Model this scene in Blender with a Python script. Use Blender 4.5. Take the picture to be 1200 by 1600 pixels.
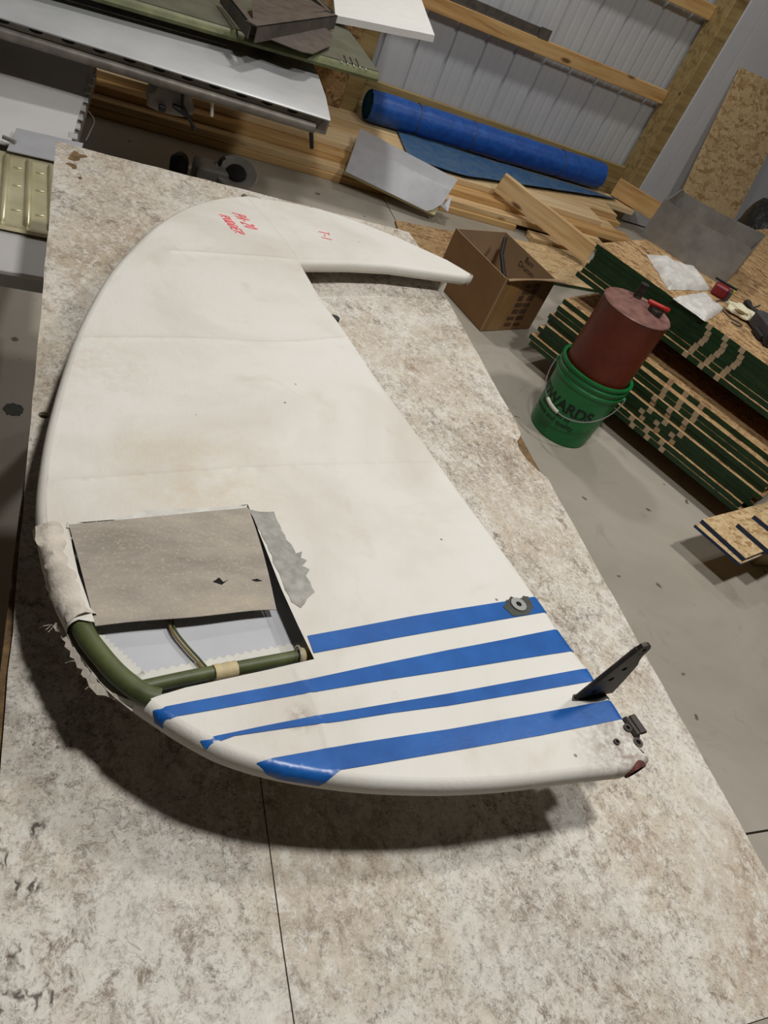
import bpy, bmesh, math, random
import numpy as np
from mathutils import Vector, Matrix, noise as mnoise
from mathutils.geometry import delaunay_2d_cdt

for o in list(bpy.data.objects):
    bpy.data.objects.remove(o, do_unlink=True)
SC = bpy.context.scene
COL = SC.collection
random.seed(7)

# ---------------------------------------------------------------- camera
cam_d = bpy.data.cameras.new('camera')
cam_d.sensor_fit = 'HORIZONTAL'
cam_d.sensor_width = 36.0
cam_d.lens = 1163.09 / 1200 * 36.0
cam_d.clip_start = 0.02
cam = bpy.data.objects.new('camera', cam_d)
COL.objects.link(cam)
cam.location = (0, 0, 1.53)
cam.rotation_euler = (0.82200498, -0.35953986, -0.26755826)
SC.camera = cam

# ---------------------------------------------------------------- light
SC.view_settings.view_transform = 'Standard'
SC.view_settings.look = 'None'
SC.view_settings.gamma = 1.0
SC.view_settings.use_curve_mapping = False
SC.view_settings.exposure = 0.62
W = bpy.data.worlds.new('world')
SC.world = W
W.use_nodes = True
W.node_tree.nodes['Background'].inputs[0].default_value = (0.9, 0.95, 1.0, 1)
W.node_tree.nodes['Background'].inputs[1].default_value = 0.01
# overhead high-bay lamps (x, y, z, watts); their housings are built further down
LAMPS = [(0.68, 0.58, 3.75, 36), (2.60, 1.10, 3.75, 30), (1.3, 4.1, 3.75, 24), (2.9, 4.1, 3.75, 9)]
LAMP_COL = (1.0, 0.975, 0.93)
for x, y, z, p in LAMPS:
    ld = bpy.data.lights.new('high_bay_light', 'AREA')
    ld.shape = 'DISK'
    ld.size = 0.28
    ld.energy = p
    ld.color = LAMP_COL
    lo = bpy.data.objects.new('high_bay_light', ld)
    lo.location = (x, y, z)
    COL.objects.link(lo)

# ---------------------------------------------------------------- helpers
def c(r, g=None, b=None):
    if g is None:
        g = b = r
    f = lambda v: (v / 255 / 12.92) if v / 255 <= 0.04045 else ((v / 255 + 0.055) / 1.055) ** 2.4
    return (f(r), f(g), f(b), 1.0)


class Mat:
    def __init__(s, name, rough=0.6, metal=0.0):
        s.m = bpy.data.materials.new(name)
        s.m.use_nodes = True
        s.nt = s.m.node_tree
        s.N = s.nt.nodes
        s.b = s.N['Principled BSDF']
        s.b.inputs['Roughness'].default_value = rough
        s.b.inputs['Metallic'].default_value = metal
        s._v = None

    def lk(s, a, b):
        s.nt.links.new(a, b)

    def put(s, sock, v):
        if isinstance(v, bpy.types.NodeSocket):
            s.lk(v, sock)
        else:
            sock.default_value = v

    def vec(s, scale=(1, 1, 1), rot=(0, 0, 0), rnd=False):
        tc = s.N.new('ShaderNodeTexCoord')
        out = tc.outputs['Object']
        if rnd:
            oi = s.N.new('ShaderNodeObjectInfo')
            va = s.N.new('ShaderNodeVectorMath')
            va.operation = 'MULTIPLY_ADD'
            s.lk(oi.outputs['Random'], va.inputs[0])
            va.inputs[1].default_value = (17.0, 31.0, 23.0)
            s.lk(out, va.inputs[2])
            out = va.outputs[0]
        mp = s.N.new('ShaderNodeMapping')
        mp.inputs['Scale'].default_value = scale
        mp.inputs['Rotation'].default_value = rot
        s.lk(out, mp.inputs['Vector'])
        return mp.outputs[0]

    def noise(s, scale, detail=4, rough=0.55, dist=0.0, vec=None, col=False):
        n = s.N.new('ShaderNodeTexNoise')
        n.inputs['Scale'].default_value = scale
        n.inputs['Detail'].default_value = detail
        n.inputs['Roughness'].default_value = rough
        n.inputs['Distortion'].default_value = dist
        if vec is None:
            vec = s.vec()
        s.lk(vec, n.inputs['Vector'])
        return n.outputs['Color' if col else 'Fac']

    def voro(s, scale, feature='F1', vec=None, out='Distance', rand=1.0):
        n = s.N.new('ShaderNodeTexVoronoi')
        n.feature = feature
        n.inputs['Scale'].default_value = scale
        n.inputs['Randomness'].default_value = rand
        s.lk(vec if vec is not None else s.vec(), n.inputs['Vector'])
        return n.outputs[out]

    def ramp(s, fac, stops):
        n = s.N.new('ShaderNodeValToRGB')
        e = n.color_ramp.elements
        while len(e) < len(stops):
            e.new(0.5)
        for el, (p, col) in zip(e, stops):
            el.position = p
            el.color = col if isinstance(col, tuple) else (col, col, col, 1)
        s.put(n.inputs[0], fac)
        return n.outputs[0]

    def mix(s, a, b, fac, mode='MIX'):
        n = s.N.new('ShaderNodeMix')
        n.data_type = 'RGBA'
        n.blend_type = mode
        s.put(n.inputs[0], fac)
        s.put(n.inputs[6], a)
        s.put(n.inputs[7], b)
        return n.outputs[2]

    def math(s, op, a, b=0.0, cl=False):
        n = s.N.new('ShaderNodeMath')
        n.operation = op
        n.use_clamp = cl
        s.put(n.inputs[0], a)
        s.put(n.inputs[1], b)
        return n.outputs[0]

    def sep(s, v, ax):
        n = s.N.new('ShaderNodeSeparateXYZ')
        s.lk(v, n.inputs[0])
        return n.outputs[ax]

    def warp(s, v, n_scale, amt):
        nz = s.noise(n_scale, 3, vec=v, col=True)
        a = s.N.new('ShaderNodeVectorMath')
        a.operation = 'MULTIPLY_ADD'
        s.lk(nz, a.inputs[0])
        a.inputs[1].default_value = (amt, amt, amt)
        s.lk(v, a.inputs[2])
        return a.outputs[0]

    def col(s, v):
        s.put(s.b.inputs['Base Color'], v)
        return s

    def rough(s, v):
        s.put(s.b.inputs['Roughness'], v)
        return s

    def bump(s, h, strength=0.3, dist=0.002):
        n = s.N.new('ShaderNodeBump')
        n.inputs['Strength'].default_value = strength
        n.inputs['Distance'].default_value = dist
        s.put(n.inputs['Height'], h)
        s.lk(n.outputs[0], s.b.inputs['Normal'])
        return s


def simple(name, col, rough=0.6, metal=0.0, var=0.12, scale=12, bump=0.0):
    m = Mat(name, rough, metal)
    n = m.noise(scale, 6, 0.6, vec=m.vec(rnd=True))
    dark = tuple(v * (1 - var * 2) for v in col[:3]) + (1,)
    lite = tuple(min(1, v * (1 + var)) for v in col[:3]) + (1,)
    m.col(m.ramp(n, [(0.3, dark), (0.7, lite)]))
    if bump:
        m.bump(m.noise(scale * 6, 4), bump, 0.002)
    return m.m


# ---- materials
MT = {}

def spot(m, x, y, r, sc=40):
    """irregular stain of its own shape around (x, y) in object coordinates"""
    v = m.vec()
    dx = m.math('SUBTRACT', m.sep(v, 0), x)
    dy = m.math('SUBTRACT', m.sep(v, 1), y)
    dd = m.math('SQRT', m.math('ADD', m.math('MULTIPLY', dx, dx), m.math('MULTIPLY', dy, dy)))
    return m.math('MULTIPLY', m.ramp(m.math('DIVIDE', dd, r), [(0.0, 1.0), (1.0, 0.0)]), m.ramp(m.noise(sc, 8, 0.78, 0.1), [(0.40, 0.0), (0.60, 1.0)]))


def mk_laminate(name, cracks=False):
    m = Mat(name, 0.5)
    v = m.warp(m.vec(), 6, 0.06)
    big = m.noise(4.2, 5, 0.62, 0.5, v)
    base = m.ramp(big, [(0.30, c(174, 156, 134)), (0.44, c(198, 187, 170)), (0.55, c(212, 207, 198)), (0.68, c(188, 177, 162))])
    gr = m.noise(6.5, 7, 0.72, 0.8, v)
    base = m.mix(base, c(144, 136, 128), m.ramp(gr, [(0.51, 0.0), (0.68, 0.65)]))
    zone = m.ramp(m.noise(7, 4, 0.6, 0.5), [(0.36, 0.25), (0.62, 1.0)])
    med = m.noise(48, 12, 0.82, 0.5, m.vec((1.0, 0.75, 1.0), (0, 0, 0.6)))
    base = m.mix(base, c(120, 100, 80), m.math('MULTIPLY', m.ramp(med, [(0.50, 0.0), (0.58, 0.95)]), zone))
    lit = m.noise(70, 12, 0.85, 0.3, m.vec((1.0, 0.8, 1.0), (0, 0, 1.1)))
    base = m.mix(base, c(220, 216, 207), m.ramp(lit, [(0.50, 0.0), (0.58, 0.85)]))
    fine = m.noise(190, 10, 0.85, 0.4)
    base = m.mix(base, c(84, 76, 68), m.math('MULTIPLY', m.ramp(fine, [(0.51, 0.0), (0.60, 0.95)]), m.ramp(gr, [(0.36, 0.25), (0.6, 1.0)])))
    fl2 = m.noise(330, 6, 0.8)
    base = m.mix(base, c(228, 224, 214), m.ramp(fl2, [(0.56, 0.0), (0.64, 0.6)]))
    vw = m.warp(m.warp(m.vec(), 14, 0.10), 70, 0.03)
    ed = m.voro(10, 'DISTANCE_TO_EDGE', vw)
    vein = m.math('MULTIPLY', m.ramp(ed, [(0.002, 1.0), (0.012, 0.0)]), m.ramp(m.noise(9, 4), [(0.50, 0.0), (0.64, 0.6)]))
    base = m.mix(base, c(108, 90, 72), vein)
    if cracks:
        vw2 = m.warp(m.vec((1, 0.7, 1)), 40, 0.06)
        e2 = m.voro(46, 'DISTANCE_TO_EDGE', vw2)
        msk = m.math('MULTIPLY', m.ramp(e2, [(0.03, 1.0), (0.12, 0.0)]), m.ramp(m.noise(30, 4), [(0.48, 0.0), (0.56, 1.0)]))
        base = m.mix(base, c(66, 54, 40), msk)
    base = m.mix(base, c(140, 112, 78), m.ramp(m.noise(5.4, 4, 0.6, 1.0), [(0.60, 0.0), (0.8, 0.5)]))
    if not cracks:
        base = m.mix(base, c(112, 76, 36), m.math('MULTIPLY', spot(m, 0.728 - 0.45, 0.892 - 0.95, 0.03, 60), 0.8))
    m.col(base)
    m.rough(m.ramp(med, [(0.3, 0.38), (0.7, 0.62)]))
    m.bump(m.math('ADD', med, m.math('MULTIPLY', fine, 0.4)), 0.2, 0.0012)
    return m.m

MT['laminate'] = mk_laminate('worn stone-pattern laminate')
MT['laminate2'] = mk_laminate('cracked laminate strip', True)


def mk_osb(name, a, b, d, long_axis='x'):
    m = Mat(name, 0.75)
    sc = (1.0, 1.0, 1.0)
    base = None
    for i, (sx, sy, rot) in enumerate(((10, 32, 0.3), (11, 36, 1.4), (9, 30, 2.4))):
        v = m.warp(m.vec((sx, sy, 22), (0, 0, rot), True), 1.3, 0.7)
        cc = m.voro(1.6, 'F1', v, 'Color')
        r = m.ramp(m.sep(cc, 0), [(0.0, d), (0.35, a), (0.7, b), (1.0, a)])
        if base is None:
            base = r
        else:
            base = m.mix(base, r, m.ramp(m.noise(16 + 9 * i, 2, 0.5, 0.5, m.vec(rnd=True)), [(0.49, 0.0), (0.51, 1.0)]))
    g = m.noise(90, 4, 0.6, 0.5)
    base = m.mix(base, d, m.ramp(g, [(0.5, 0.0), (0.75, 0.6)]))
    m.col(base)
    m.bump(g, 0.4, 0.002)
    return m.m

MT['osb'] = mk_osb('oriented strand board', c(166, 132, 90), c(192, 162, 118), c(112, 80, 50))
MT['osb_pale'] = mk_osb('pale strand board', c(200, 172, 128), c(220, 194, 150), c(160, 124, 84))


def mk_wood(name, a, b, d, knots=True):
    m = Mat(name, 0.65)
    v = m.vec((0.9, 14, 14), (0, 0, 0), True)
    n = m.noise(1.6, 6, 0.6, 0.8, v)
    base = m.ramp(n, [(0.3, d), (0.45, a), (0.62, b), (0.8, a)])
    if knots:
        kv = m.vec((2.6, 8, 8), (0, 0, 0), True)
        k = m.voro(1.0, 'F1', kv)
        base = m.mix(base, c(92, 58, 30), m.ramp(k, [(0.07, 0.9), (0.14, 0.0)]))
    m.col(base)
    m.bump(n, 0.15, 0.001)
    return m.m

MT['pine'] = mk_wood('pale pine lumber', c(206, 172, 124), c(226, 198, 152), c(176, 138, 92))
MT['pine2'] = mk_wood('warm spruce lumber', c(196, 154, 98), c(214, 178, 122), c(160, 116, 68))
MT['treated'] = mk_wood('treated lumber', c(150, 128, 82), c(168, 146, 98), c(116, 94, 56))
MT['plank'] = mk_wood('smooth pale plank', c(218, 190, 146), c(228, 204, 164), c(196, 164, 118), False)


def mk_skin():
    m = Mat('aged white doped fabric', 0.55)
    big = m.noise(3.2, 5, 0.6, 0.5)
    base = m.ramp(big, [(0.32, c(206, 200, 190)), (0.52, c(220, 217, 210)), (0.75, c(226, 224, 219))])
    st = m.noise(11, 5, 0.65, 0.7)
    base = m.mix(base, c(196, 182, 158), m.ramp(st, [(0.58, 0.0), (0.78, 0.45)]))
    sp = m.noise(120, 3, 0.6)
    base = m.mix(base, c(120, 106, 88), m.ramp(sp, [(0.74, 0.0), (0.8, 0.6)]))
    sp2 = m.voro(16, 'F1', m.vec())
    base = m.mix(base, c(86, 76, 66), m.math('MULTIPLY', m.ramp(sp2, [(0.025, 0.8), (0.045, 0.0)]), m.ramp(m.noise(5, 2), [(0.5, 0.0), (0.56, 1.0)])))
    # grime near the tail post (own patch of dirt around the hinge fitting)
    tc = m.vec()
    dx = m.math('SUBTRACT', m.sep(tc, 0), 0.640 - 0.35)
    dy = m.math('SUBTRACT', m.sep(tc, 1), 0.288 - 0.8)
    dd = m.math('SQRT', m.math('ADD', m.math('MULTIPLY', dx, dx), m.math('MULTIPLY', dy, dy)))
    dirt = m.math('MULTIPLY', m.ramp(dd, [(0.0, 1.0), (0.085, 0.0)]), m.ramp(m.noise(70, 8, 0.8, 0.1), [(0.42, 0.0), (0.60, 1.0)]))
    base = m.mix(base, c(112, 84, 60), m.math('MULTIPLY', dirt, 0.85))
    base = m.mix(base, c(120, 98, 70), m.math('MULTIPLY', spot(m, -0.096, -0.450, 0.02, 70), 0.8))
    base = m.mix(base, c(196, 176, 138), m.math('MULTIPLY', spot(m, 0.20 - 0.35, 0.70 - 0.8, 0.16, 9), 0.55))
    base = m.mix(base, c(188, 172, 146), m.math('MULTIPLY', spot(m, 0.06 - 0.35, 0.95 - 0.8, 0.14, 14), 0.5))
    m.col(base)
    w = m.noise(38, 5, 0.62, 2.0, m.vec((1.0, 0.55, 1.0), (0, 0, 0.5)))
    f = m.noise(420, 2, 0.5)
    m.bump(m.math('ADD', w, m.math('MULTIPLY', f, 0.18)), 0.32, 0.0016)
    return m.m

MT['skin'] = mk_skin()
MT['blue'] = None
_m = Mat('glossy blue paint', 0.34)
_m.col(_m.ramp(_m.noise(20, 5), [(0.3, c(20, 82, 156)), (0.7, c(30, 100, 180))]))
_m.bump(_m.noise(60, 4, 0.6, 1.5), 0.15, 0.001)
MT['blue'] = _m.m


def mk_rawfabric():
    m = Mat('bare grey woven fabric', 0.85)
    n = m.noise(9, 7, 0.7, 0.4, m.vec((0.6, 1.6, 1)))
    base = m.ramp(n, [(0.3, c(138, 130, 120)), (0.5, c(164, 156, 145)), (0.7, c(188, 176, 156))])
    f = m.noise(300, 2, 0.6)
    base = m.mix(base, c(205, 192, 166), m.ramp(f, [(0.55, 0.0), (0.75, 0.5)]))
    m.col(base)
    m.bump(f, 0.4, 0.0008)
    return m.m

MT['rawfabric'] = mk_rawfabric()
MT['lining'] = simple('pale grey fabric inside', c(190, 192, 198), 0.7, var=0.04, scale=14)
MT['tape'] = simple('white pinked tape', c(214, 212, 204), 0.7, var=0.05)
MT['masking'] = simple('yellowed masking tape', c(206, 188, 146), 0.6, var=0.1, scale=60, bump=0.2)
MT['olive_tube'] = simple('olive primer tube', c(84, 92, 54), 0.5, var=0.2, scale=40)
MT['wire'] = simple('tan wire', c(130, 112, 72), 0.5)
MT['greypatch'] = simple('grey glue residue', c(166, 164, 158), 0.8, var=0.16, scale=70, bump=0.2)
MT['white_edge'] = simple('torn white dope edge', c(212, 210, 204), 0.8, var=0.1, scale=60, bump=0.4)
MT['crumple'] = simple('crumpled old fabric', c(208, 199, 187), 0.8, var=0.14, scale=40, bump=0.5)
MT['darksteel'] = simple('dark rusty steel', c(66, 60, 54), 0.5, 0.5, 0.3, 60, 0.2)
MT['black'] = simple('black rubber', c(22, 22, 22), 0.6)
MT['hole'] = simple('painted dark of openings', c(12, 11, 10), 0.9)  # near-black colour stands in for the shade inside openings
MT['zinc'] = simple('zinc washer', c(190, 190, 186), 0.35, 0.6, 0.08)
MT['glue'] = simple('dark dried adhesive', c(62, 66, 58), 0.6, var=0.2, scale=60)
MT['rustred'] = simple('red brown rust', c(104, 52, 44), 0.8, var=0.4, scale=90, bump=0.4)
MT['marker'] = simple('pink red marker', c(248, 116, 124), 0.7, var=0.05)


def mk_concrete():
    m = Mat('smooth concrete', 0.5)
    b = m.noise(0.9, 6, 0.6, 0.6)
    base = m.ramp(b, [(0.3, c(152, 145, 132)), (0.55, c(174, 167, 155)), (0.75, c(188, 181, 170))])
    s = m.noise(5, 7, 0.7, 0.8)
    base = m.mix(base, c(118, 108, 92), m.ramp(s, [(0.57, 0.0), (0.8, 0.6)]))
    sp = m.voro(6.5, 'F1', m.warp(m.vec(), 20, 0.06))
    base = m.mix(base, c(72, 62, 50), m.ramp(sp, [(0.05, 0.8), (0.085, 0.0)]))
    m.col(base)
    m.rough(m.ramp(s, [(0.3, 0.4), (0.7, 0.6)]))
    m.bump(m.noise(60, 5, 0.6), 0.12, 0.001)
    return m.m

MT['concrete'] = mk_concrete()
MT['steel_wall'] = simple('white painted steel sheet', c(196, 198, 202), 0.4, var=0.03, scale=3)
MT['liner'] = simple('white liner panel', c(204, 206, 212), 0.5, var=0.03, scale=3)
MT['dim'] = simple('wall lining darkened against bounce', c(118, 108, 96), 0.8, var=0.06)  # colour of the unseen walls, darkened so they bounce less light
MT['ceil'] = simple('roof lining darkened against bounce', c(120, 118, 114), 0.7, var=0.02)  # ceiling colour darkened on purpose to lower the bounced fill
MT['alu'] = None
_m = Mat('pale grey aluminium skin', 0.42, 0.15)
_m.col(_m.ramp(_m.noise(5, 5), [(0.3, c(184, 186, 188)), (0.7, c(202, 204, 206))]))
MT['alu'] = _m.m
MT['alu_dull'] = simple('dull dirty aluminium', c(132, 126, 118), 0.5, 0.3, 0.2, 18)
MT['white_skin'] = simple('white painted skin', c(214, 212, 212), 0.4, var=0.03, scale=5)
MT['olive'] = simple('olive drab primer', c(104, 106, 90), 0.5, 0.1, 0.14, 9)
MT['olive_edge'] = simple('green primer', c(104, 108, 68), 0.5, 0.1, 0.18, 20)
MT['brown_metal'] = simple('brown grey sheet metal', c(104, 96, 90), 0.5, 0.3, 0.2, 18)
MT['foam'] = simple('white foam board', c(240, 240, 238), 0.8, var=0.02, scale=14, bump=0.2)
_m = Mat('gold chromate aluminium', 0.3, 0.35)
_m.col(_m.ramp(_m.noise(8, 4), [(0.3, c(186, 176, 136)), (0.7, c(214, 208, 176))]))
MT['gold'] = _m.m
MT['grey_sheet'] = simple('grey coated sheet', c(178, 179, 184), 0.45, 0.1, 0.06, 10)
MT['yellow_edge'] = simple('yellowed foam edge', c(196, 186, 142), 0.7)
MT['galv'] = simple('galvanised sheet', c(150, 147, 143), 0.45, 0.45, 0.16, 9)


def mk_tarp(name, a, b):
    m = Mat(name, 0.38)
    n = m.noise(14, 5, 0.6, 1.0)
    base = m.ramp(n, [(0.3, a), (0.7, b)])
    m.col(base)
    w = m.N.new('ShaderNodeTexWave')
    w.inputs['Scale'].default_value = 90
    m.lk(m.vec(), w.inputs['Vector'])
    m.bump(m.math('ADD', m.math('MULTIPLY', w.outputs['Fac'], 0.15), m.noise(26, 4, 0.6, 1.2)), 0.5, 0.006)
    return m.m

MT['tarp'] = mk_tarp('blue woven tarp', c(24, 72, 150), c(34, 96, 186))
MT['tarp2'] = mk_tarp('dusty blue tarp', c(48, 96, 148), c(96, 120, 138))
MT['tarp3'] = mk_tarp('teal tarp underside', c(30, 104, 140), c(52, 124, 150))
MT['card'] = simple('brown cardboard', c(140, 104, 66), 0.8, var=0.08, scale=6)
MT['card_in'] = simple('pale cardboard', c(164, 136, 106), 0.8, var=0.06, scale=6)
MT['card_tape'] = simple('clear packing tape', c(150, 116, 72), 0.25, var=0.05)
MT['ink'] = simple('black ink', c(20, 18, 16), 0.7)
MT['score'] = simple('dark scored line', c(60, 50, 40), 0.8)
MT['ink_dark'] = simple('faded dark print', c(84, 58, 36), 0.8)
_m = Mat('green bucket plastic', 0.38)
_m.col(_m.ramp(_m.noise(7, 3), [(0.3, c(12, 104, 50)), (0.7, c(18, 122, 60))]))
MT['green'] = _m.m
MT['inkgreen'] = simple('dark green print', c(6, 30, 16), 0.6)


def mk_red():
    m = Mat('red oxide painted can', 0.42)
    n = m.noise(9, 7, 0.7, 0.6)
    base = m.ramp(n, [(0.3, c(86, 24, 10)), (0.55, c(110, 35, 16)), (0.8, c(108, 44, 24))])
    base = m.mix(base, c(96, 64, 50), m.ramp(m.noise(30, 6, 0.7), [(0.56, 0.0), (0.75, 0.4)]))
    m.col(base)
    return m.m

MT['red'] = mk_red()
MT['redtop'] = simple('scuffed dull red metal', c(140, 100, 92), 0.5, 0.2, 0.22, 26)
MT['redgrip'] = simple('red painted grip', c(178, 36, 30), 0.4)
MT['bail'] = simple('galvanised wire', c(176, 176, 172), 0.35, 0.6)
MT['whiteplastic'] = simple('white plastic', c(216, 212, 200), 0.5)
MT['bag'] = None
_m = Mat('cloudy plastic bag', 0.25)
_m.col(_m.ramp(_m.noise(14, 4, 0.6, 1.0), [(0.3, c(196, 194, 190)), (0.7, c(232, 230, 226))]))
_m.bump(_m.noise(30, 4, 0.6, 2.0), 0.6, 0.006)
MT['bag'] = _m.m
MT['cloth'] = simple('cream cloth', c(222, 214, 186), 0.8, var=0.08, scale=30, bump=0.4)
MT['blackbag'] = None
_m = Mat('black plastic bag', 0.3)
_m.col(c(24, 24, 26))
_m.bump(_m.noise(16, 4, 0.6, 1.5), 0.8, 0.02)
MT['blackbag'] = _m.m
MT['charcoal'] = simple('charcoal nylon', c(64, 62, 66), 0.7)
MT['redtool'] = simple('dark red plastic', c(124, 18, 28), 0.4)
MT['yellow'] = simple('yellow plastic', c(214, 190, 60), 0.5)
MT['paper'] = simple('off-white paper bag', c(150, 144, 138), 0.8, var=0.1)
MT['clear'] = simple('clear bottle plastic', c(170, 178, 186), 0.2)
MT['bluecap'] = simple('blue label', c(40, 62, 150), 0.4)
MT['chrome'] = simple('worn chrome', c(180, 176, 170), 0.3, 0.5, 0.1)
MT['beige'] = simple('beige plastic', c(200, 186, 150), 0.6)
MT['greyplastic'] = simple('grey enamel', c(120, 116, 112), 0.5)


def mk_greenedge():
    m = Mat('green sealed edge with bare bands', 0.55)
    v = m.vec()
    x = m.sep(v, 0)
    n = m.noise(60, 4, 0.6, 0.5, m.vec((0.3, 1, 1)))
    base = m.ramp(n, [(0.3, c(10, 40, 14)), (0.7, c(24, 64, 27))])
    tot = None
    for p in (0.618, 0.700, 0.782):
        d = m.math('ABSOLUTE', m.math('SUBTRACT', x, p))
        k = m.math('LESS_THAN', d, 0.0125)
        tot = k if tot is None else m.math('MAXIMUM', tot, k)
    base = m.mix(base, c(186, 164, 134), tot)
    m.col(base)
    return m.m

MT['greenedge'] = mk_greenedge()
MT['greenplain'] = simple('green sealed edge', c(48, 74, 40), 0.6, var=0.3, scale=60)
MT['blueedge'] = simple('blue sealed edge', c(28, 52, 92), 0.6, var=0.2, scale=40)
MT['edge_wood'] = simple('rough chipboard edge', c(122, 96, 62), 0.85, var=0.3, scale=70, bump=0.6)
MT['lampwhite'] = simple('white lamp housing', c(210, 210, 210), 0.5)


class MB:
    """collects geometry in world coordinates, then builds one mesh object"""
    def __init__(s):
        s.v, s.f, s.mi = [], [], []

    def add(s, vs, fs, mi=0):
        o = len(s.v)
        s.v += [tuple(p) for p in vs]
        s.f += [tuple(i + o for i in f) for f in fs]
        s.mi += [mi] * len(fs)
        return s

    def box(s, x0, x1, y0, y1, z0, z1, bev=0.0, mi=0, mat=None):
        if bev <= 0:
            vs = [(x, y, z) for z in (z0, z1) for y in (y0, y1) for x in (x0, x1)]
            fs = [(0, 2, 3, 1), (4, 5, 7, 6), (0, 1, 5, 4), (2, 6, 7, 3), (0, 4, 6, 2), (1, 3, 7, 5)]
        else:
            b = bm_box(x0, x1, y0, y1, z0, z1, bev)
            vs = [v.co.copy() for v in b.verts]
            fs = [[v.index for v in f.verts] for f in b.faces]
            b.free()
        if mat is not None:
            vs = [mat @ Vector(p) for p in vs]
        return s.add(vs, fs, mi)

    def tube(s, pts, r, n=10, mi=0, cap=True):
        pts = [Vector(p) for p in pts]
        rs = r if isinstance(r, (list, tuple)) else [r] * len(pts)
        vs, fs = [], []
        up = None
        for i, p in enumerate(pts):
            t = (pts[min(i + 1, len(pts) - 1)] - pts[max(i - 1, 0)])
            t = t.normalized() if t.length > 1e-9 else Vector((0, 0, 1))
            if up is None:
                a = Vector((0, 0, 1)) if abs(t.z) < 0.9 else Vector((1, 0, 0))
                up = (a - t * a.dot(t)).normalized()
            else:
                up = (up - t * up.dot(t))
                up = up.normalized() if up.length > 1e-6 else Vector((1, 0, 0))
            sd = t.cross(up)
            for k in range(n):
                a = 2 * math.pi * k / n
                vs.append(p + (up * math.cos(a) + sd * math.sin(a)) * rs[i])
        for i in range(len(pts) - 1):
            for k in range(n):
                fs.append((i * n + k, i * n + (k + 1) % n, (i + 1) * n + (k + 1) % n, (i + 1) * n + k))
        if cap:
            fs.append(tuple(range(n))[::-1])
            fs.append(tuple(range((len(pts) - 1) * n, len(pts) * n)))
        return s.add(vs, fs, mi)

    def prism(s, poly, z0, z1, mi=0):
        n = len(poly)
        vs = [(x, y, z0) for x, y in poly] + [(x, y, z1) for x, y in poly]
        fs = [tuple(range(n))[::-1], tuple(range(n, 2 * n))]
        fs += [(i, (i + 1) % n, n + (i + 1) % n, n + i) for i in range(n)]
        return s.add(vs, fs, mi)

    def lathe(s, prof, cx, cy, n=32, mi=0, close=False):
        vs, fs = [], []
        for r, z in prof:
            for k in range(n):
                a = 2 * math.pi * k / n
                vs.append((cx + r * math.cos(a), cy + r * math.sin(a), z))
        for i in range(len(prof) - 1):
            for k in range(n):
                fs.append((i * n + k, i * n + (k + 1) % n, (i + 1) * n + (k + 1) % n, (i + 1) * n + k))
        if prof[0][0] > 1e-5:
            fs.append(tuple(range(n))[::-1]) if close else None
        if close:
            fs.append(tuple(range((len(prof) - 1) * n, len(prof) * n)))
        return s.add(vs, [f for f in fs if f], mi)

    def grid(s, rows, thick=0.0, mi=0):
        """rows: list of rows of points -> sheet, optionally thickened along -normal"""
        R, Cn = len(rows), len(rows[0])
        P = [Vector(p) for r in rows for p in r]
        fs = [(i * Cn + j, i * Cn + j + 1, (i + 1) * Cn + j + 1, (i + 1) * Cn + j) for i in range(R - 1) for j in range(Cn - 1)]
        if thick:
            ns = []
            for i in range(R):
                for j in range(Cn):
                    a = P[i * Cn + min(j + 1, Cn - 1)] - P[i * Cn + max(j - 1, 0)]
                    b = P[min(i + 1, R - 1) * Cn + j] - P[max(i - 1, 0) * Cn + j]
                    ns.append(a.cross(b).normalized())
            m = len(P)
            P = P + [p - nn * thick for p, nn in zip(P, ns)]
            fs = fs + [tuple(i + m for i in f)[::-1] for f in fs]
            bd = [(0, j) for j in range(Cn)] + [(i, Cn - 1) for i in range(1, R)] + [(R - 1, j) for j in range(Cn - 2, -1, -1)] + [(i, 0) for i in range(R - 2, 0, -1)]
            bi = [i * Cn + j for i, j in bd]
            for k in range(len(bi)):
                a, b = bi[k], bi[(k + 1) % len(bi)]
                fs.append((a, a + m, b + m, b))
        return s.add(P, fs, mi)

    def build(s, name, mats, parent=None, base=None, smooth=False, **tags):
        me = bpy.data.meshes.new(name)
        if parent is not None:
            # parent location is the parent's world origin (no rotation in parents)
            org = Vector(parent['_o'])
            off = org
        else:
            off = Vector(base) if base is not None else Vector((0, 0, 0))
        me.from_pydata([tuple(Vector(p) - off) for p in s.v], [], s.f)
        if not isinstance(mats, (list, tuple)):
            mats = [mats]
        for m in mats:
            me.materials.append(MT[m] if isinstance(m, str) else m)
        for p, mi in zip(me.polygons, s.mi):
            p.material_index = mi
            p.use_smooth = smooth
        me.update()
        bm = bmesh.new()
        bm.from_mesh(me)
        bmesh.ops.recalc_face_normals(bm, faces=bm.faces)
        if smooth:
            for e in bm.edges:
                if len(e.link_faces) == 2 and e.calc_face_angle(0) > 0.7:
                    e.smooth = False
        bm.to_mesh(me)
        bm.free()
        o = bpy.data.objects.new(name, me)
        COL.objects.link(o)
        if parent is not None:
            o.parent = parent
            o['_o'] = tuple(off)
        else:
            o.location = off
            o['_o'] = tuple(off)
        tag(o, **tags)
        return o


def bm_box(x0, x1, y0, y1, z0, z1, bev):
    bm = bmesh.new()
    bmesh.ops.create_cube(bm, size=1)
    bmesh.ops.scale(bm, vec=(x1 - x0, y1 - y0, z1 - z0), verts=bm.verts)
    bmesh.ops.translate(bm, vec=((x0 + x1) / 2, (y0 + y1) / 2, (z0 + z1) / 2), verts=bm.verts)
    bmesh.ops.bevel(bm, geom=list(bm.edges), offset=bev, segments=1, affect='EDGES')
    bm.verts.index_update()
    return bm


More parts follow.
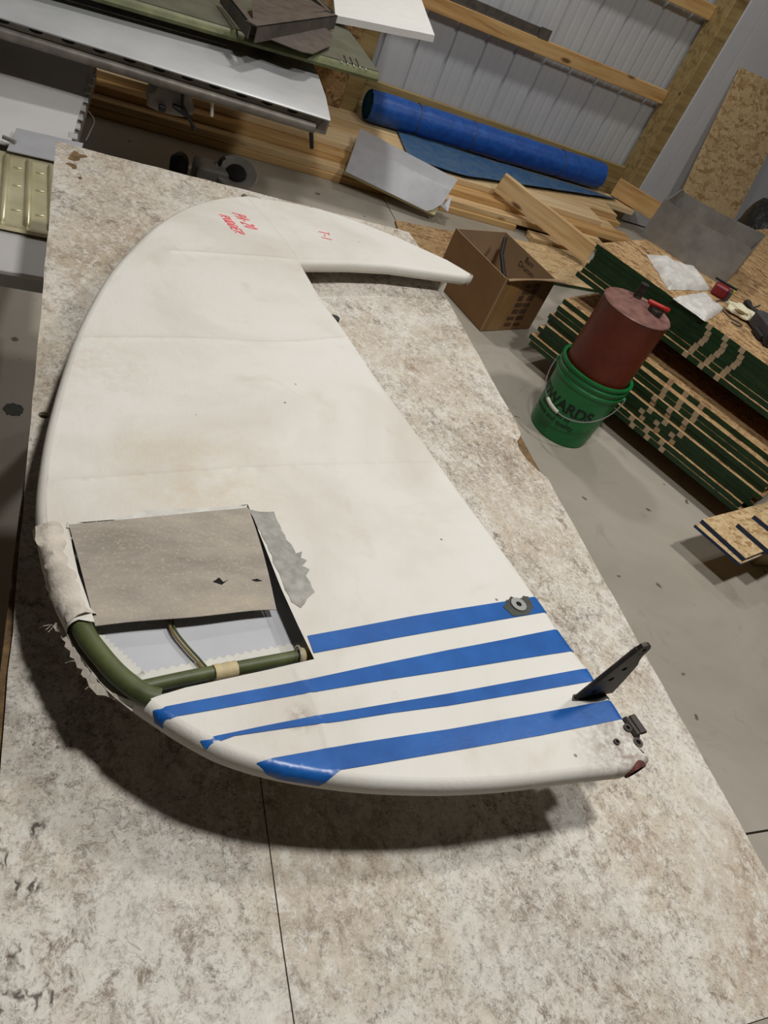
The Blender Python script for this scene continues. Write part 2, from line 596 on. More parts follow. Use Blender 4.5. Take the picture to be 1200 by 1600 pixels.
def tag(o, label=None, cat=None, group=None, kind=None):
    if label:
        o['label'] = label
    if cat:
        o['category'] = cat
    if group:
        o['group'] = group
    if kind:
        o['kind'] = kind
    return o


def thing(name, label, cat, base, group=None):
    o = bpy.data.objects.new(name, None)
    o.empty_display_size = 0.05
    COL.objects.link(o)
    o.location = base
    o['_o'] = tuple(base)
    return tag(o, label, cat, group)


def lerp(a, b, t):
    return tuple(x + (y - x) * t for x, y in zip(a, b))


def smooth_line(P, n):
    """Catmull-Rom resample of a polyline to n points, even in arc length"""
    P = [Vector(p) for p in P]
    Q = [P[0] * 2 - P[1]] + P + [P[-1] * 2 - P[-2]]
    out = []
    for i in range(1, len(Q) - 2):
        for k in range(12):
            t = k / 12
            a, b, d, e = Q[i - 1], Q[i], Q[i + 1], Q[i + 2]
            out.append(0.5 * ((2 * b) + (d - a) * t + (2 * a - 5 * b + 4 * d - e) * t * t + (3 * b - a - 3 * d + e) * t ** 3))
    out.append(P[-1])
    L = [0]
    for i in range(1, len(out)):
        L.append(L[-1] + (out[i] - out[i - 1]).length)
    res = []
    j = 0
    for k in range(n):
        t = L[-1] * k / (n - 1)
        while j < len(L) - 2 and L[j + 1] < t:
            j += 1
        u = (t - L[j]) / max(1e-9, L[j + 1] - L[j])
        res.append(out[j].lerp(out[j + 1], min(1, u)))
    return res


def inside(poly, x, y):
    r = False
    n = len(poly)
    for i in range(n):
        x1, y1 = poly[i][0], poly[i][1]
        x2, y2 = poly[i - 1][0], poly[i - 1][1]
        if (y1 > y) != (y2 > y) and x < (x2 - x1) * (y - y1) / (y2 - y1) + x1:
            r = not r
    return r


def cdt(loops, pts, hole_polys=()):
    """triangulate region inside loops[0] minus hole polys, with extra points"""
    V, E = [], []
    for lp in loops:
        o = len(V)
        V += [Vector((p[0], p[1])) for p in lp]
        E += [(o + i, o + (i + 1) % len(lp)) for i in range(len(lp))]
    V += [Vector((p[0], p[1])) for p in pts]
    vs, es, fs, *_ = delaunay_2d_cdt(V, E, [], 0, 1e-7)
    out = []
    for f in fs:
        cx = sum(vs[i][0] for i in f) / len(f)
        cy = sum(vs[i][1] for i in f) / len(f)
        if inside(loops[0], cx, cy) and not any(inside(h, cx, cy) for h in hole_polys):
            out.append(tuple(f))
    return [tuple(v) for v in vs], out


def plate(mb, outline, holes, thick, M, mi=0):
    """flat plate with round holes, local xy -> world via matrix M, thickness along local z"""
    vs, fs = cdt([outline] + list(holes), [], holes)
    n = len(vs)
    P = [M @ Vector((x, y, thick / 2)) for x, y in vs] + [M @ Vector((x, y, -thick / 2)) for x, y in vs]
    F = list(fs) + [tuple(i + n for i in f)[::-1] for f in fs]
    cnt = {}
    for f in fs:
        for i in range(len(f)):
            e = tuple(sorted((f[i], f[(i + 1) % len(f)])))
            cnt[e] = cnt.get(e, 0) + 1
    F += [(a, b, b + n, a + n) for (a, b), k in cnt.items() if k == 1]
    return mb.add(P, F, mi)


def circ(x, y, r, n=16):
    return [(x + r * math.cos(2 * math.pi * k / n), y + r * math.sin(2 * math.pi * k / n)) for k in range(n)]


def frame(o, xd, zd):
    z = Vector(zd).normalized()
    x = Vector(xd)
    x = (x - z * x.dot(z)).normalized()
    y = z.cross(x)
    return Matrix(((x.x, y.x, z.x, o[0]), (x.y, y.y, z.y, o[1]), (x.z, y.z, z.z, o[2]), (0, 0, 0, 1)))


def copy_thing(root, loc, label, rotz=0.0):
    r = root.copy()
    COL.objects.link(r)
    r.location = loc
    r.rotation_euler = (0, 0, rotz)
    r['label'] = label
    for ch in list(root.children):
        k = ch.copy()
        COL.objects.link(k)
        k.parent = r
    return r

# ================================================================ the room
def struct(mb, name, mat, base=(0, 0, 0), smooth=False):
    return mb.build(name, mat, None, base, smooth, kind='structure')

# floor: sub-base with four cast slabs, saw-cut joints between them
fl = struct(MB().box(-3.5, 7, -4, 5.4, -0.2, -0.05), 'floor', 'concrete')
JX, JY = 1.735, 0.42
for x0, x1 in ((-3.5, JX - 0.003), (JX + 0.003, 7)):
    for y0, y1 in ((-4, JY - 0.003), (JY + 0.003, 5.4)):
        MB().box(x0, x1, y0, y1, -0.05, 0).build('slab', 'concrete', fl)

wall = struct(MB().box(-3.5, 7, 5.34, 5.42, 0, 4.2), 'wall_back', 'steel_wall')
struct(MB().box(-3.6, -3.5, -4, 5.4, 0, 4.2), 'wall_left', 'dim')
struct(MB().box(7, 7.1, -4, 5.4, 0, 4.2), 'wall_right', 'dim')
struct(MB().box(-3.5, 7, -4.1, -4, 0, 4.2), 'wall_front', 'dim')
struct(MB().box(-3.5, 7, -4, 5.42, 4.2, 4.3), 'ceiling', 'ceil')

# ribbed steel siding, one part per sheet (four ribs each)
def rib_profile(x0, n):
    pts = []
    p = 0.2286
    for k in range(n):
        b = x0 + k * p
        pts += [(b, 0.020), (b + 0.007, 0.020), (b + 0.014, 0.0)]
        for mcen in (0.076, 0.152):
            pts += [(b + mcen - 0.014, 0), (b + mcen - 0.008, 0.002), (b + mcen + 0.008, 0.002), (b + mcen + 0.014, 0)]
        pts += [(b + p - 0.014, 0.0), (b + p - 0.007, 0.020)]
    pts.append((x0 + n * p, 0.020))
    return pts

for k in range(-2, 2):
    pr = rib_profile(2.964 + k * 0.9144 + 0.0003, 4)
    rows = [[(x, 5.29 + y, z) for x, y in pr] for z in (0.1, 4.15)]
    MB().grid(rows).build('steel_sheet', 'steel_wall', wall)

for z in (0.813, 1.369, 1.98, 2.59, 3.2, 3.8):
    MB().box(1.72, 3.976, 5.206, 5.244, z, z + 0.089, 0.003).build('girt', 'pine2', wall)
MB().box(3.978, 4.13, 5.065, 5.25, 0, 4.15, 0.004).build('post', 'treated', wall)
MB().box(1.606, 1.72, 5.07, 5.25, 0, 4.15, 0.004).build('post', 'treated', wall)
MB().box(1.722, 3.976, 5.205, 5.243, 0.20, 0.337, 0.003).build('skirt_board', 'treated', wall)
MB().box(1.722, 3.976, 5.200, 5.238, 0.055, 0.198, 0.003).build('skirt_board', 'treated', wall)
lx = [4.079, 4.222, 4.53, 4.84, 5.15, 5.46, 5.77, 6.08, 6.39, 6.7, 6.99]
for a, b in zip(lx, lx[1:]):
    MB().box(a + 0.001, b - 0.002, 5.045, 5.062, 0.01, 4.15, 0.002).build('liner_panel', 'liner', wall)
MB().box(0.39, 1.60, 5.045, 5.065, 0.02, 2.44, 0.001).build('strand_board_panel', 'osb', wall)

# lamp housings (the area lights sit just under each one)
for i, (x, y, z, p) in enumerate(LAMPS):
    t = thing('high_bay_lamp', ['round white high-bay lamp above the long work table', 'round white high-bay lamp above the concrete aisle by the panel stacks',
              'round white high-bay lamp near the ribbed steel wall above the grey wing panel', 'round white high-bay lamp near the ribbed steel wall above the blue tarp roll'][i], 'lamp', (x, y, z), 'high-bay lamps')
    MB().lathe([(0.0, z + 0.10), (0.08, z + 0.10), (0.16, z + 0.02), (0.165, z + 0.006), (0.15, z + 0.006), (0.145, z + 0.015), (0.0, z + 0.015)], x, y, 28).build('housing', 'lampwhite', t, smooth=True)
    MB().tube([(x, y, z + 0.1), (x, y, 4.2)], 0.006, 6).build('hanger', 'darksteel', t)

# ================================================================ the work table
TZ = 0.76
XL, XR, YN, YF = -0.0131, 0.9026, 0.02, 1.902
tb = thing('work_table', 'long work table with worn stone-pattern laminate top carrying the white rudder', 'table', (0.45, 0.95, 0))
# laminate sheet with worn far corner and a chip in the right edge
rim = [(XL, YN), (XR, YN)]
yy = YN
for k in range(1, 40):
    yv = YN + (1.70 - YN) * k / 40
    if 0.905 < yv < 1.035:
        continue
    rim.append((XR + random.uniform(-0.0022, 0.0008), yv))
    if 0.87 < yv < 0.905:
        rim += [(0.901, 0.908), (0.890, 0.925), (0.876, 0.955), (0.871, 0.985), (0.876, 1.01), (0.888, 1.022), (0.898, 1.038)]
rim += [(0.9, 1.735), (0.893, 1.76), (0.899, 1.79), (0.906, 1.823), (0.904, 1.85), (0.898, 1.898)]
for k in range(1, 24):
    rim.append((0.898 + (XL - 0.898) * k / 24, YF + random.uniform(-0.003, 0.001)))
rim += [(XL, YF)]
for k in range(1, 40):
    yv = YF + (YN - YF) * k / 40
    rim.append((XL + random.uniform(-0.0005, 0.0015), yv))
hole = circ(0.0035, 0.924, 0.0075, 18)
mb = MB()
plate(mb, rim, [hole], 0.006, Matrix.Translation((0, 0, TZ - 0.003)))
mb.build('laminate_top', 'laminate', tb)
core = [(XL - 0.016, YN), (XR - 0.004, YN), (XR - 0.001, 0.90), (XR - 0.002, 0.97), (XR - 0.001, 1.05), (XR - 0.004, YF - 0.004), (XL + 0.003, YF - 0.004), (XL + 0.001, 0.85), (XL - 0.004, 0.72)]
mb = MB()
plate(mb, core, [hole], 0.036, Matrix.Translation((0, 0, TZ - 0.0245)))
mb.build('core_board', 'edge_wood', tb)
MB().lathe([(0.0, TZ - 0.03), (0.0076, TZ - 0.03)], 0.0035, 0.924, 16).build('bolt_recess', 'hole', tb, label='dark bolt hole in the table top')
MB().box(XL + 0.0005, 0.0425, YN + 0.001, 0.348, TZ - 0.001, TZ + 0.0012).build('laminate_strip', 'laminate2', tb, label='cracked laminate strip in the near corner')
for x in (0.03, 0.83):
    for y in (0.10, 1.80):
        MB().box(x - 0.03 if x > 0.5 else x + 0.02, x + 0.02 if x > 0.5 else x + 0.07, y - 0.03, y + 0.03, 0, TZ - 0.0425, 0.003).build('leg', 'pine2', tb)
for y in (0.12, 1.78):
    MB().box(0.05, 0.85, y - 0.019, y + 0.019, TZ - 0.15, TZ - 0.043, 0.003).build('apron', 'pine2', tb)
for x in (0.065, 0.825):
    MB().box(x - 0.015, x + 0.015, 0.15, 1.75, TZ - 0.15, TZ - 0.043, 0.003).build('apron', 'pine2', tb)
# scored lines on the laminate and bare spots in its far corner
for pts in ([(0.243, 0.03), (0.2425, 0.18), (0.244, 0.30), (0.2455, 0.40)],):
    MB().tube([(x, y, TZ + 0.0002) for x, y in pts], 0.0006, 5).build('score_line', 'score', tb)
for poly in ([(0.014, 1.822), (0.02, 1.85), (0.026, 1.874), (0.034, 1.872), (0.037, 1.862), (0.052, 1.866), (0.056, 1.857), (0.045, 1.848), (0.04, 1.842), (0.039, 1.83), (0.028, 1.818)],
             [(0.010, 1.795), (0.018, 1.805), (0.033, 1.799), (0.034, 1.782), (0.026, 1.775), (0.022, 1.786)], [(0.036, 1.74), (0.042, 1.748), (0.046, 1.738), (0.041, 1.732)]):
    MB().prism(poly, TZ - 0.0005, TZ + 0.0006).build('bare_spot', 'edge_wood', tb)

# ================================================================ the rudder
RU={
 'TE':[(0.4048,1.7674,0.8041),(0.3288,1.7048,0.8077),(0.2487,1.6066,0.8133),(0.1818,1.4848,0.8202),(0.1284,1.3517,0.8278),(0.0876,1.2327,0.8346),(0.0570,1.1107,0.8416),(0.0376,1.0171,0.8469),(0.0239,0.9271,0.8521),(0.0140,0.8479,0.8566),(0.0067,0.7773,0.8606),(0.0028,0.7142,0.8642),(0.0012,0.6571,0.8675),(0.0031,0.6152,0.8699),(0.0080,0.5762,0.8721),(0.0177,0.5308,0.8747),(0.0322,0.4843,0.8773),(0.0491,0.4462,0.8795),(0.0720,0.4068,0.8818),(0.0959,0.3795,0.8833),(0.1163,0.3605,0.8844),(0.1409,0.3395,0.8856),(0.1738,0.3167,0.8869),(0.2193,0.2968,0.8881),(0.2733,0.2816,0.8889),(0.3241,0.2717,0.8895),(0.3925,0.2633,0.8900),(0.4679,0.2597,0.8902),(0.5523,0.2608,0.8901),(0.6301,0.2610,0.8901)],
 'LE':[(0.6706,0.2721,0.8895),(0.6683,0.2939,0.8882),(0.6647,0.3271,0.8863),(0.6619,0.3535,0.8848),(0.6540,0.3829,0.8831),(0.6529,0.4005,0.8821),(0.6455,0.4276,0.8806),(0.6386,0.4631,0.8786),(0.6338,0.5048,0.8762),(0.6157,0.6099,0.8702),(0.5904,0.7376,0.8629),(0.5717,0.8455,0.8567),(0.5408,1.0027,0.8477),(0.5261,1.0981,0.8423),(0.5098,1.2071,0.8361),(0.4943,1.2836,0.8317),(0.4781,1.4486,0.8223)],
 'BAL':[(0.6100,1.5062,0.8190),(0.7213,1.5442,0.8168),(0.8378,1.5665,0.8156),(0.9442,1.5858,0.8144),(0.9771,1.6105,0.8130),(0.9224,1.6714,0.8096),(0.8506,1.7143,0.8071),(0.7932,1.7492,0.8051),(0.7238,1.7736,0.8037),(0.6282,1.8017,0.8021),(0.5202,1.7963,0.8024),(0.4224,1.7708,0.8039)],
 'HOLE':[(0.0357,0.6100,0.8702),(0.1358,0.6321,0.8689),(0.2468,0.6642,0.8671),(0.2565,0.5937,0.8711),(0.2662,0.5215,0.8752),(0.2761,0.4650,0.8784),(0.2848,0.4213,0.8809),(0.2321,0.4093,0.8816),(0.1839,0.3989,0.8822),(0.1452,0.3904,0.8827),(0.1175,0.3814,0.8832),(0.0997,0.3738,0.8837),(0.0634,0.3928,0.8826),(0.0321,0.4410,0.8798),(0.0216,0.4681,0.8783),(0.0411,0.4754,0.8779),(0.0625,0.4708,0.8781),(0.0553,0.5016,0.8764),(0.0464,0.5365,0.8744),(0.0402,0.5736,0.8722)],
 'S1':[(0.2833,0.4525,0.8792),(0.3489,0.4662,0.8784),(0.4207,0.4813,0.8775),(0.4786,0.4922,0.8769),(0.5513,0.5053,0.8761),(0.6448,0.5222,0.8752),(0.6431,0.4937,0.8768),(0.5490,0.4775,0.8777),(0.4675,0.4628,0.8786),(0.3934,0.4494,0.8793),(0.3418,0.4396,0.8799),(0.2857,0.4289,0.8805)],
 'S2':[(0.1138,0.3675,0.8840),(0.1499,0.3742,0.8836),(0.2012,0.3831,0.8831),(0.2618,0.3932,0.8825),(0.3495,0.4105,0.8816),(0.4556,0.4311,0.8804),(0.5449,0.4467,0.8795),(0.6591,0.4675,0.8783),(0.6523,0.4286,0.8805),(0.5396,0.4146,0.8813),(0.4447,0.4020,0.8820),(0.3515,0.3902,0.8827),(0.2700,0.3788,0.8834),(0.1991,0.3683,0.8840),(0.1360,0.3588,0.8845),(0.1294,0.3571,0.8846),(0.1221,0.3521,0.8849),(0.1150,0.3592,0.8845)],
 'S3':[(0.1543,0.3333,0.8860),(0.1683,0.3357,0.8858),(0.2145,0.3431,0.8854),(0.2704,0.3514,0.8849),(0.3506,0.3610,0.8844),(0.4331,0.3712,0.8838),(0.5351,0.3850,0.8830),(0.6680,0.4031,0.8820),(0.6611,0.3827,0.8831),(0.5362,0.3679,0.8840),(0.4273,0.3557,0.8847),(0.3548,0.3499,0.8850),(0.2971,0.3439,0.8854),(0.2398,0.3394,0.8856),(0.1863,0.3345,0.8859),(0.1601,0.3262,0.8864)],
 'S4':[(0.2037,0.3065,0.8875),(0.2183,0.3086,0.8874),(0.3052,0.3179,0.8868),(0.4164,0.3269,0.8863),(0.5311,0.3388,0.8857),(0.6730,0.3548,0.8847),(0.6731,0.3275,0.8863),(0.5291,0.3117,0.8872),(0.4067,0.3011,0.8878),(0.3310,0.2948,0.8882),(0.2842,0.2912,0.8884),(0.2634,0.2806,0.8890),(0.2244,0.2905,0.8884)],
 'FLAP':[(0.0357,0.6059,0.8704),(0.2456,0.6557,0.8676),(0.2622,0.4991,0.8765),(0.0637,0.4716,0.8781)],
 'PATCH':[(0.2463,0.6545,0.8676),(0.2599,0.6511,0.8678),(0.2798,0.6531,0.8677),(0.2838,0.6182,0.8697),(0.2949,0.5798,0.8719),(0.3040,0.5837,0.8717),(0.3000,0.5726,0.8723),(0.3075,0.5687,0.8725),(0.2991,0.5597,0.8730),(0.3077,0.5537,0.8734),(0.3005,0.5430,0.8740),(0.3065,0.5178,0.8754),(0.2948,0.5076,0.8760),(0.2840,0.4929,0.8769),(0.2742,0.5023,0.8763),(0.2690,0.5365,0.8744),(0.2612,0.5831,0.8717)],
 'PATCHTOP':[(0.0339,0.6017,0.8706),(0.0576,0.5997,0.8708),(0.0813,0.6057,0.8704),(0.1024,0.6138,0.8699),(0.1278,0.6215,0.8695),(0.1735,0.6334,0.8688),(0.2432,0.6507,0.8678),(0.2456,0.6617,0.8672),(0.1987,0.6508,0.8678),(0.1515,0.6437,0.8682),(0.1178,0.6391,0.8685),(0.1030,0.6289,0.8691),(0.0781,0.6159,0.8698),(0.0509,0.6103,0.8701),(0.0350,0.6110,0.8701)],
 'RIB1':[(0.1948,1.3656,0.8270),(0.3203,1.4094,0.8245),(0.4665,1.4551,0.8219)],
 'RIB2':[(0.0283,0.9979,0.8480),(0.2119,1.0543,0.8448),(0.3609,1.0888,0.8428),(0.5137,1.1544,0.8391)],
 'RIB3':[(0.0086,0.6893,0.8656),(0.0295,0.6807,0.8661),(0.1812,0.7182,0.8640),(0.3462,0.7540,0.8619),(0.5807,0.7947,0.8596)],
 'SPAR':[(0.4074,1.7538,0.8049),(0.4481,1.6084,0.8132),(0.4779,1.4544,0.8220)],
 'SEAM':[(0.2602,0.4102,0.8816),(0.2647,0.3939,0.8825),(0.2735,0.3655,0.8841),(0.2763,0.3228,0.8866),(0.2747,0.2874,0.8886)],
 'TUBE':[(0.0390,0.5203,0.8623),(0.0530,0.4698,0.8652),(0.0649,0.4459,0.8665),(0.0852,0.4149,0.8683),(0.1081,0.3920,0.8696),(0.1228,0.3863,0.8699)],
 'CROSS':[(0.1072,0.4020,0.8660),(0.1564,0.4132,0.8654),(0.2251,0.4267,0.8646),(0.2931,0.4399,0.8639)],
 'WIRE':[(0.1386,0.4952,0.8567),(0.1412,0.4751,0.8579),(0.1510,0.4556,0.8590),(0.1626,0.4372,0.8600),(0.1700,0.4249,0.8607)],
 'GROM':[(0.5897,0.5028,0.8763)],
 'GROMP':[(0.5820,0.5149,0.8756),(0.6137,0.5179,0.8754),(0.6128,0.4988,0.8765),(0.5948,0.4854,0.8773),(0.5718,0.4840,0.8774),(0.5641,0.4979,0.8766)],
 'STUD':[(0.6589,0.3134,0.8871),(0.6635,0.2942,0.8882),(0.6315,0.2965,0.8881)],
 'HORN':[(0.6045,0.3578,0.8846),(0.6681,0.3653,0.8841)],
 'BRK':[(0.6647,0.3271,0.8863),(0.6811,0.3288,0.8862),(0.6851,0.3100,0.8873),(0.6641,0.3027,0.8877)],
 'SLIT':[(0.1871,0.5303,0.8667),(0.1950,0.5364,0.8664),(0.1995,0.5307,0.8667),(0.2066,0.5349,0.8665),(0.1976,0.5268,0.8669)],
 'SLIT2':[(0.2323,0.5358,0.8664),(0.2403,0.5381,0.8663),(0.2460,0.5353,0.8664),(0.2389,0.5341,0.8665)],
 'HINGE':[(0.5083,1.2507,0.8336)],
 'BULGE':[(0.0175,0.6079,0.8603),(0.0224,0.5748,0.8622),(0.0303,0.5380,0.8643),(0.0403,0.5032,0.8663),(0.0502,0.4782,0.8677)],
 'TATTER':[(0.0305,0.4889,0.8571),(0.0415,0.4750,0.8579),(0.0537,0.4470,0.8595),(0.0655,0.4276,0.8606),(0.0742,0.4102,0.8616),(0.0886,0.4008,0.8621),(0.1090,0.3890,0.8628),(0.1262,0.3760,0.8635)],
 'T1a':[(0.5855,1.6474,0.8109),(0.6003,1.6341,0.8117),(0.6048,1.6260,0.8122)],
 'T1b':[(0.5937,1.6203,0.8125),(0.6087,1.6419,0.8112)],
 'T1c':[(0.5836,1.6254,0.8122),(0.5855,1.6264,0.8121)],
 'T1d':[(0.5582,1.6191,0.8125),(0.5745,1.6139,0.8128),(0.5863,1.6028,0.8135)],
 'PA':[(0.3544,1.6192,0.8125),(0.3851,1.6213,0.8124)],
 'DIRT':[(0.2538,0.3501,0.8850),(0.2526,0.3372,0.8857)],
}

RB = (0.35, 0.8, TZ)
rud = thing('airplane_rudder', 'white fabric-covered airplane rudder with four blue stripes and a cut-open panel', 'rudder', RB)
PA_, PB_ = TZ + 0.145, -0.0571
THK, RAD = 0.028, 0.0105
plane = lambda y: PA_ + PB_ * y

te = smooth_line(RU['TE'], 190)
le = [Vector(p) for p in RU['LE']]
bal = smooth_line(RU['BAL'][5:], 60)
out = te + []
def seg(pts, step):
    r = []
    for a, b in zip(pts, pts[1:]):
        n = max(1, int((b - a).length / step))
        r += [a.lerp(b, k / n) for k in range(n)]
    return r + [pts[-1]]
lin = seg(smooth_line(RU['LE'][2:], 120), 0.012)
out += [Vector(RU['LE'][0]), Vector(RU['LE'][1])] + lin
out += seg([Vector(p) for p in RU['BAL'][:5]], 0.012) + bal
OUT = []
for p in out:
    if not OUT or (Vector((p.x, p.y)) - OUT[-1]).length > 0.003:
        OUT.append(Vector((p.x, p.y)))
if (OUT[0] - OUT[-1]).length < 0.003:
    OUT.pop()
NO = len(OUT)
area = sum(OUT[i].x * OUT[(i + 1) % NO].y - OUT[(i + 1) % NO].x * OUT[i].y for i in range(NO))
sgn = 1 if area > 0 else -1
NRM = []
for i in range(NO):
    a, b = OUT[i - 1], OUT[(i + 1) % NO]
    t = (b - a).normalized()
    NRM.append(Vector((-t.y, t.x)) * sgn)       # inward
OA = np.array([tuple(p) for p in OUT])
OB = np.roll(OA, -1, axis=0)

def edge_dist(x, y):
    p = np.array((x, y))
    d = OB - OA
    t = np.clip(((p - OA) * d).sum(1) / (d * d).sum(1), 0, 1)
    q = OA + d * t[:, None]
    dd = np.hypot(*(q - p).T)
    k = dd.argmin()
    return dd[k], q[k]

RIBS = [smooth_line(RU[k], 60) for k in ('RIB1', 'RIB2', 'RIB3', 'SPAR', 'SEAM')]
RIBA = [np.array([(p.x, p.y) for p in r]) for r in RIBS]

def ridge(x, y):
    h = 0.0
    for k, r in enumerate(RIBA):
        d = np.hypot(r[:, 0] - x, r[:, 1] - y).min()
        h += (0.0022 if k < 3 else 0.0012) * math.exp(-(d / 0.0045) ** 2)
    return h

def top_z(x, y):
    d, q = edge_dist(x, y)
    z = plane(y) + ridge(x, y) + 0.0008 * mnoise.noise(Vector((x * 9, y * 9, 0)))
    if d < RAD:
        z -= RAD - math.sqrt(max(0, RAD * RAD - (RAD - d) ** 2))
    return z

HOLE = [(p[0], p[1]) for p in RU['HOLE']]
INNER = [OUT[i] + NRM[i] * RAD for i in range(NO)]
pts = []
x = 0.0
while x < 1.0:
    y = 0.24
    while y < 1.8:
        xx, yy = x + random.uniform(-.003, .003), y + random.uniform(-.003, .003)
        if inside(INNER, xx, yy) and edge_dist(xx, yy)[0] > RAD + 0.006:
            pts.append((xx, yy))
        y += 0.016
    x += 0.016
for r in RIBS:
    for i in range(1, len(r) - 1):
        t = (r[i + 1] - r[i - 1])
        n = Vector((-t.y, t.x)).normalized()
        for o in (-0.008, -0.0045, -0.002, 0, 0.002, 0.0045, 0.008):
            q = (r[i].x + n.x * o, r[i].y + n.y * o)
            if inside(INNER, *q) and edge_dist(*q)[0] > RAD + 0.003:
                pts.append(q)
hl = [p for p in HOLE]
def dense(lp, step):
    r = []
    for a, b in zip(lp, lp[1:] + lp[:1]):
        n = max(1, int(math.hypot(b[0] - a[0], b[1] - a[1]) / step))
        r += [lerp(a, b, k / n) for k in range(n)]
    return r
V2, F2 = cdt([INNER, dense(HOLE, 0.006)], [q for q in pts if min(math.hypot(q[0] - h[0], q[1] - h[1]) for h in dense(HOLE, 0.01)) > 0.003], ())
mb = MB()
vz = [(p[0], p[1], top_z(p[0], p[1])) for p in V2]
ff = []
for f in F2:
    cx = sum(V2[i][0] for i in f) / 3
    cy = sum(V2[i][1] for i in f) / 3
    if not inside(HOLE, cx, cy):
        ff.append(f)
mb.add(vz, ff)
# rounded rim: rings from the inner line over the edge and under
rings = []
for k in range(6):
    a = math.pi / 2 * k / 5
    rings.append((RAD * (1 - math.sin(a)), -RAD * (1 - math.cos(a))))
low = [(RAD * (1 - math.cos(math.pi / 2 * k / 4)), -THK + RAD - RAD * math.sin(math.pi / 2 * k / 4)) for k in range(5)]
rings += low
RV = []
for ins, dz in rings:
    RV.append([(OUT[i].x + NRM[i].x * ins, OUT[i].y + NRM[i].y * ins, plane(OUT[i].y) + dz) for i in range(NO)])
# first ring follows the top surface exactly
fs = []
for k in range(len(RV) - 1):
    for i in range(NO):
        j = (i + 1) % NO
        cx, cy = (RV[k][i][0] + RV[k][j][0]) / 2, (RV[k][i][1] + RV[k][j][1]) / 2
        if k < 7 and inside(HOLE, cx, cy):
            continue
        fs.append((k * NO + i, k * NO + j, (k + 1) * NO + j, (k + 1) * NO + i))
mb.add([p for r in RV for p in r], fs)
skin = mb.build('fabric_cover', 'skin', rud, smooth=True, label='aged off-white fabric cover')
# underside cover
bp = [p for k, p in enumerate(pts) if k % 3 == 0]
V3, F3 = cdt([INNER], bp, ())
MB().add([(p[0], p[1], plane(p[1]) - THK) for p in V3], F3).build('under_cover', 'skin', rud, smooth=True)

def decal(poly, name, mat, off=0.0007, step=0.006, rnd=0.0, label=None, zf=None, dens=None):
    P = [Vector(p) for p in poly]
    lp = []
    for a, b in zip(P, P[1:] + P[:1]):
        n = max(1, int((b - a).length / (dens or step)))
        for k in range(n):
            q = a.lerp(b, k / n)
            if rnd and k:
                q = q + Vector((random.uniform(-rnd, rnd), random.uniform(-rnd, rnd), 0))
            lp.append((q.x, q.y))
    xs, ys = [p[0] for p in lp], [p[1] for p in lp]
    ip = []
    yv = min(ys)
    while yv < max(ys):
        xv = min(xs)
        while xv < max(xs):
            if inside(lp, xv, yv):
                ip.append((xv, yv))
            xv += step
        yv += step
    if not zf:
        for ins in (-0.012, -0.008, -0.004, 0.0004, 0.002, 0.005, 0.009, RAD):
            for i in range(NO):
                for q in (OUT[i] + NRM[i] * ins, (OUT[i] + OUT[(i + 1) % NO]) / 2 + NRM[i] * ins):
                    if inside(lp, q.x, q.y):
                        ip.append((q.x, q.y))
        ip = [q for q in ip if edge_dist(*q)[0] > RAD + 0.002 or True]
    vs, fs = cdt([lp], ip, ())
    o = []
    for v in vs:
        x, y = v[0], v[1]
        if zf:
            o.append((x, y, zf(x, y) + off))
            continue
        d, q = edge_dist(x, y)
        if not inside(OUT, x, y):
            # wraps over the rim: slide down the rounded edge
            nx, ny = (x - q[0]), (y - q[1])
            dep = min(d, 0.012)
            l = math.hypot(nx, ny) or 1
            o.append((q[0] + nx / l * off, q[1] + ny / l * off, plane(q[1]) - RAD - dep))
        else:
            w = max(0.0, 1 - d / RAD)
            nx, ny = (q[0] - x), (q[1] - y)
            l = math.hypot(nx, ny) or 1
            o.append((x + nx / l * off * w, y + ny / l * off * w, top_z(x, y) + off))
    return MB().add(o, fs).build(name, mat, rud, smooth=True, label=label)

for k in ('S1', 'S2', 'S3', 'S4'):
    P = [Vector(p) for p in RU[k]]
    decal(P, 'stripe', 'blue', 0.0008, 0.006, 0.0, 'blue painted stripe', dens=0.01)

# the cut flap hanging into the opening
fl0, fl1, fl2, fl3 = [Vector(p) for p in RU['FLAP']]
rows = []
for i in range(13):
    v = i / 12
    row = []
    for j in range(21):
        u = j / 20
        p = fl0.lerp(fl1, u).lerp(fl3.lerp(fl2, u), v)
        bow = 0.006 * math.sin(math.pi * v) * (0.4 + u)
        dz = 0.0012 - 0.010 * v ** 1.6 + bow * 0.6 - 0.004 * (u ** 4) * v
        dz += 0.0008 * mnoise.noise(Vector((u * 5, v * 5, 3)))
        row.append((p.x - 0.003 * u * v, p.y + 0.003 * math.sin(u * 9) * v * 0.3, plane(p.y) + dz))
    rows.append(row)
MB().grid(rows, 0.0012).build('cut_flap', 'rawfabric', rud, smooth=True, label='flap of bare grey fabric cut loose on three sides')
def flap_z(x, y):
    best = min(((r[0] - x) ** 2 + (r[1] - y) ** 2, r[2]) for row in rows for r in row)
    return best[1]
for k in ('SLIT', 'SLIT2'):
    decal(RU[k], 'tear', 'hole', 0.0016, 0.004, label='small dark tear', zf=flap_z)
decal(RU['PATCH'], 'glue_patch', 'greypatch', 0.0006, 0.008, 0.0015, 'grey glue residue beside the opening')
decal(RU['PATCHTOP'], 'torn_edge', 'white_edge', 0.0016, 0.006, 0.0012, 'torn pale edge above the flap')

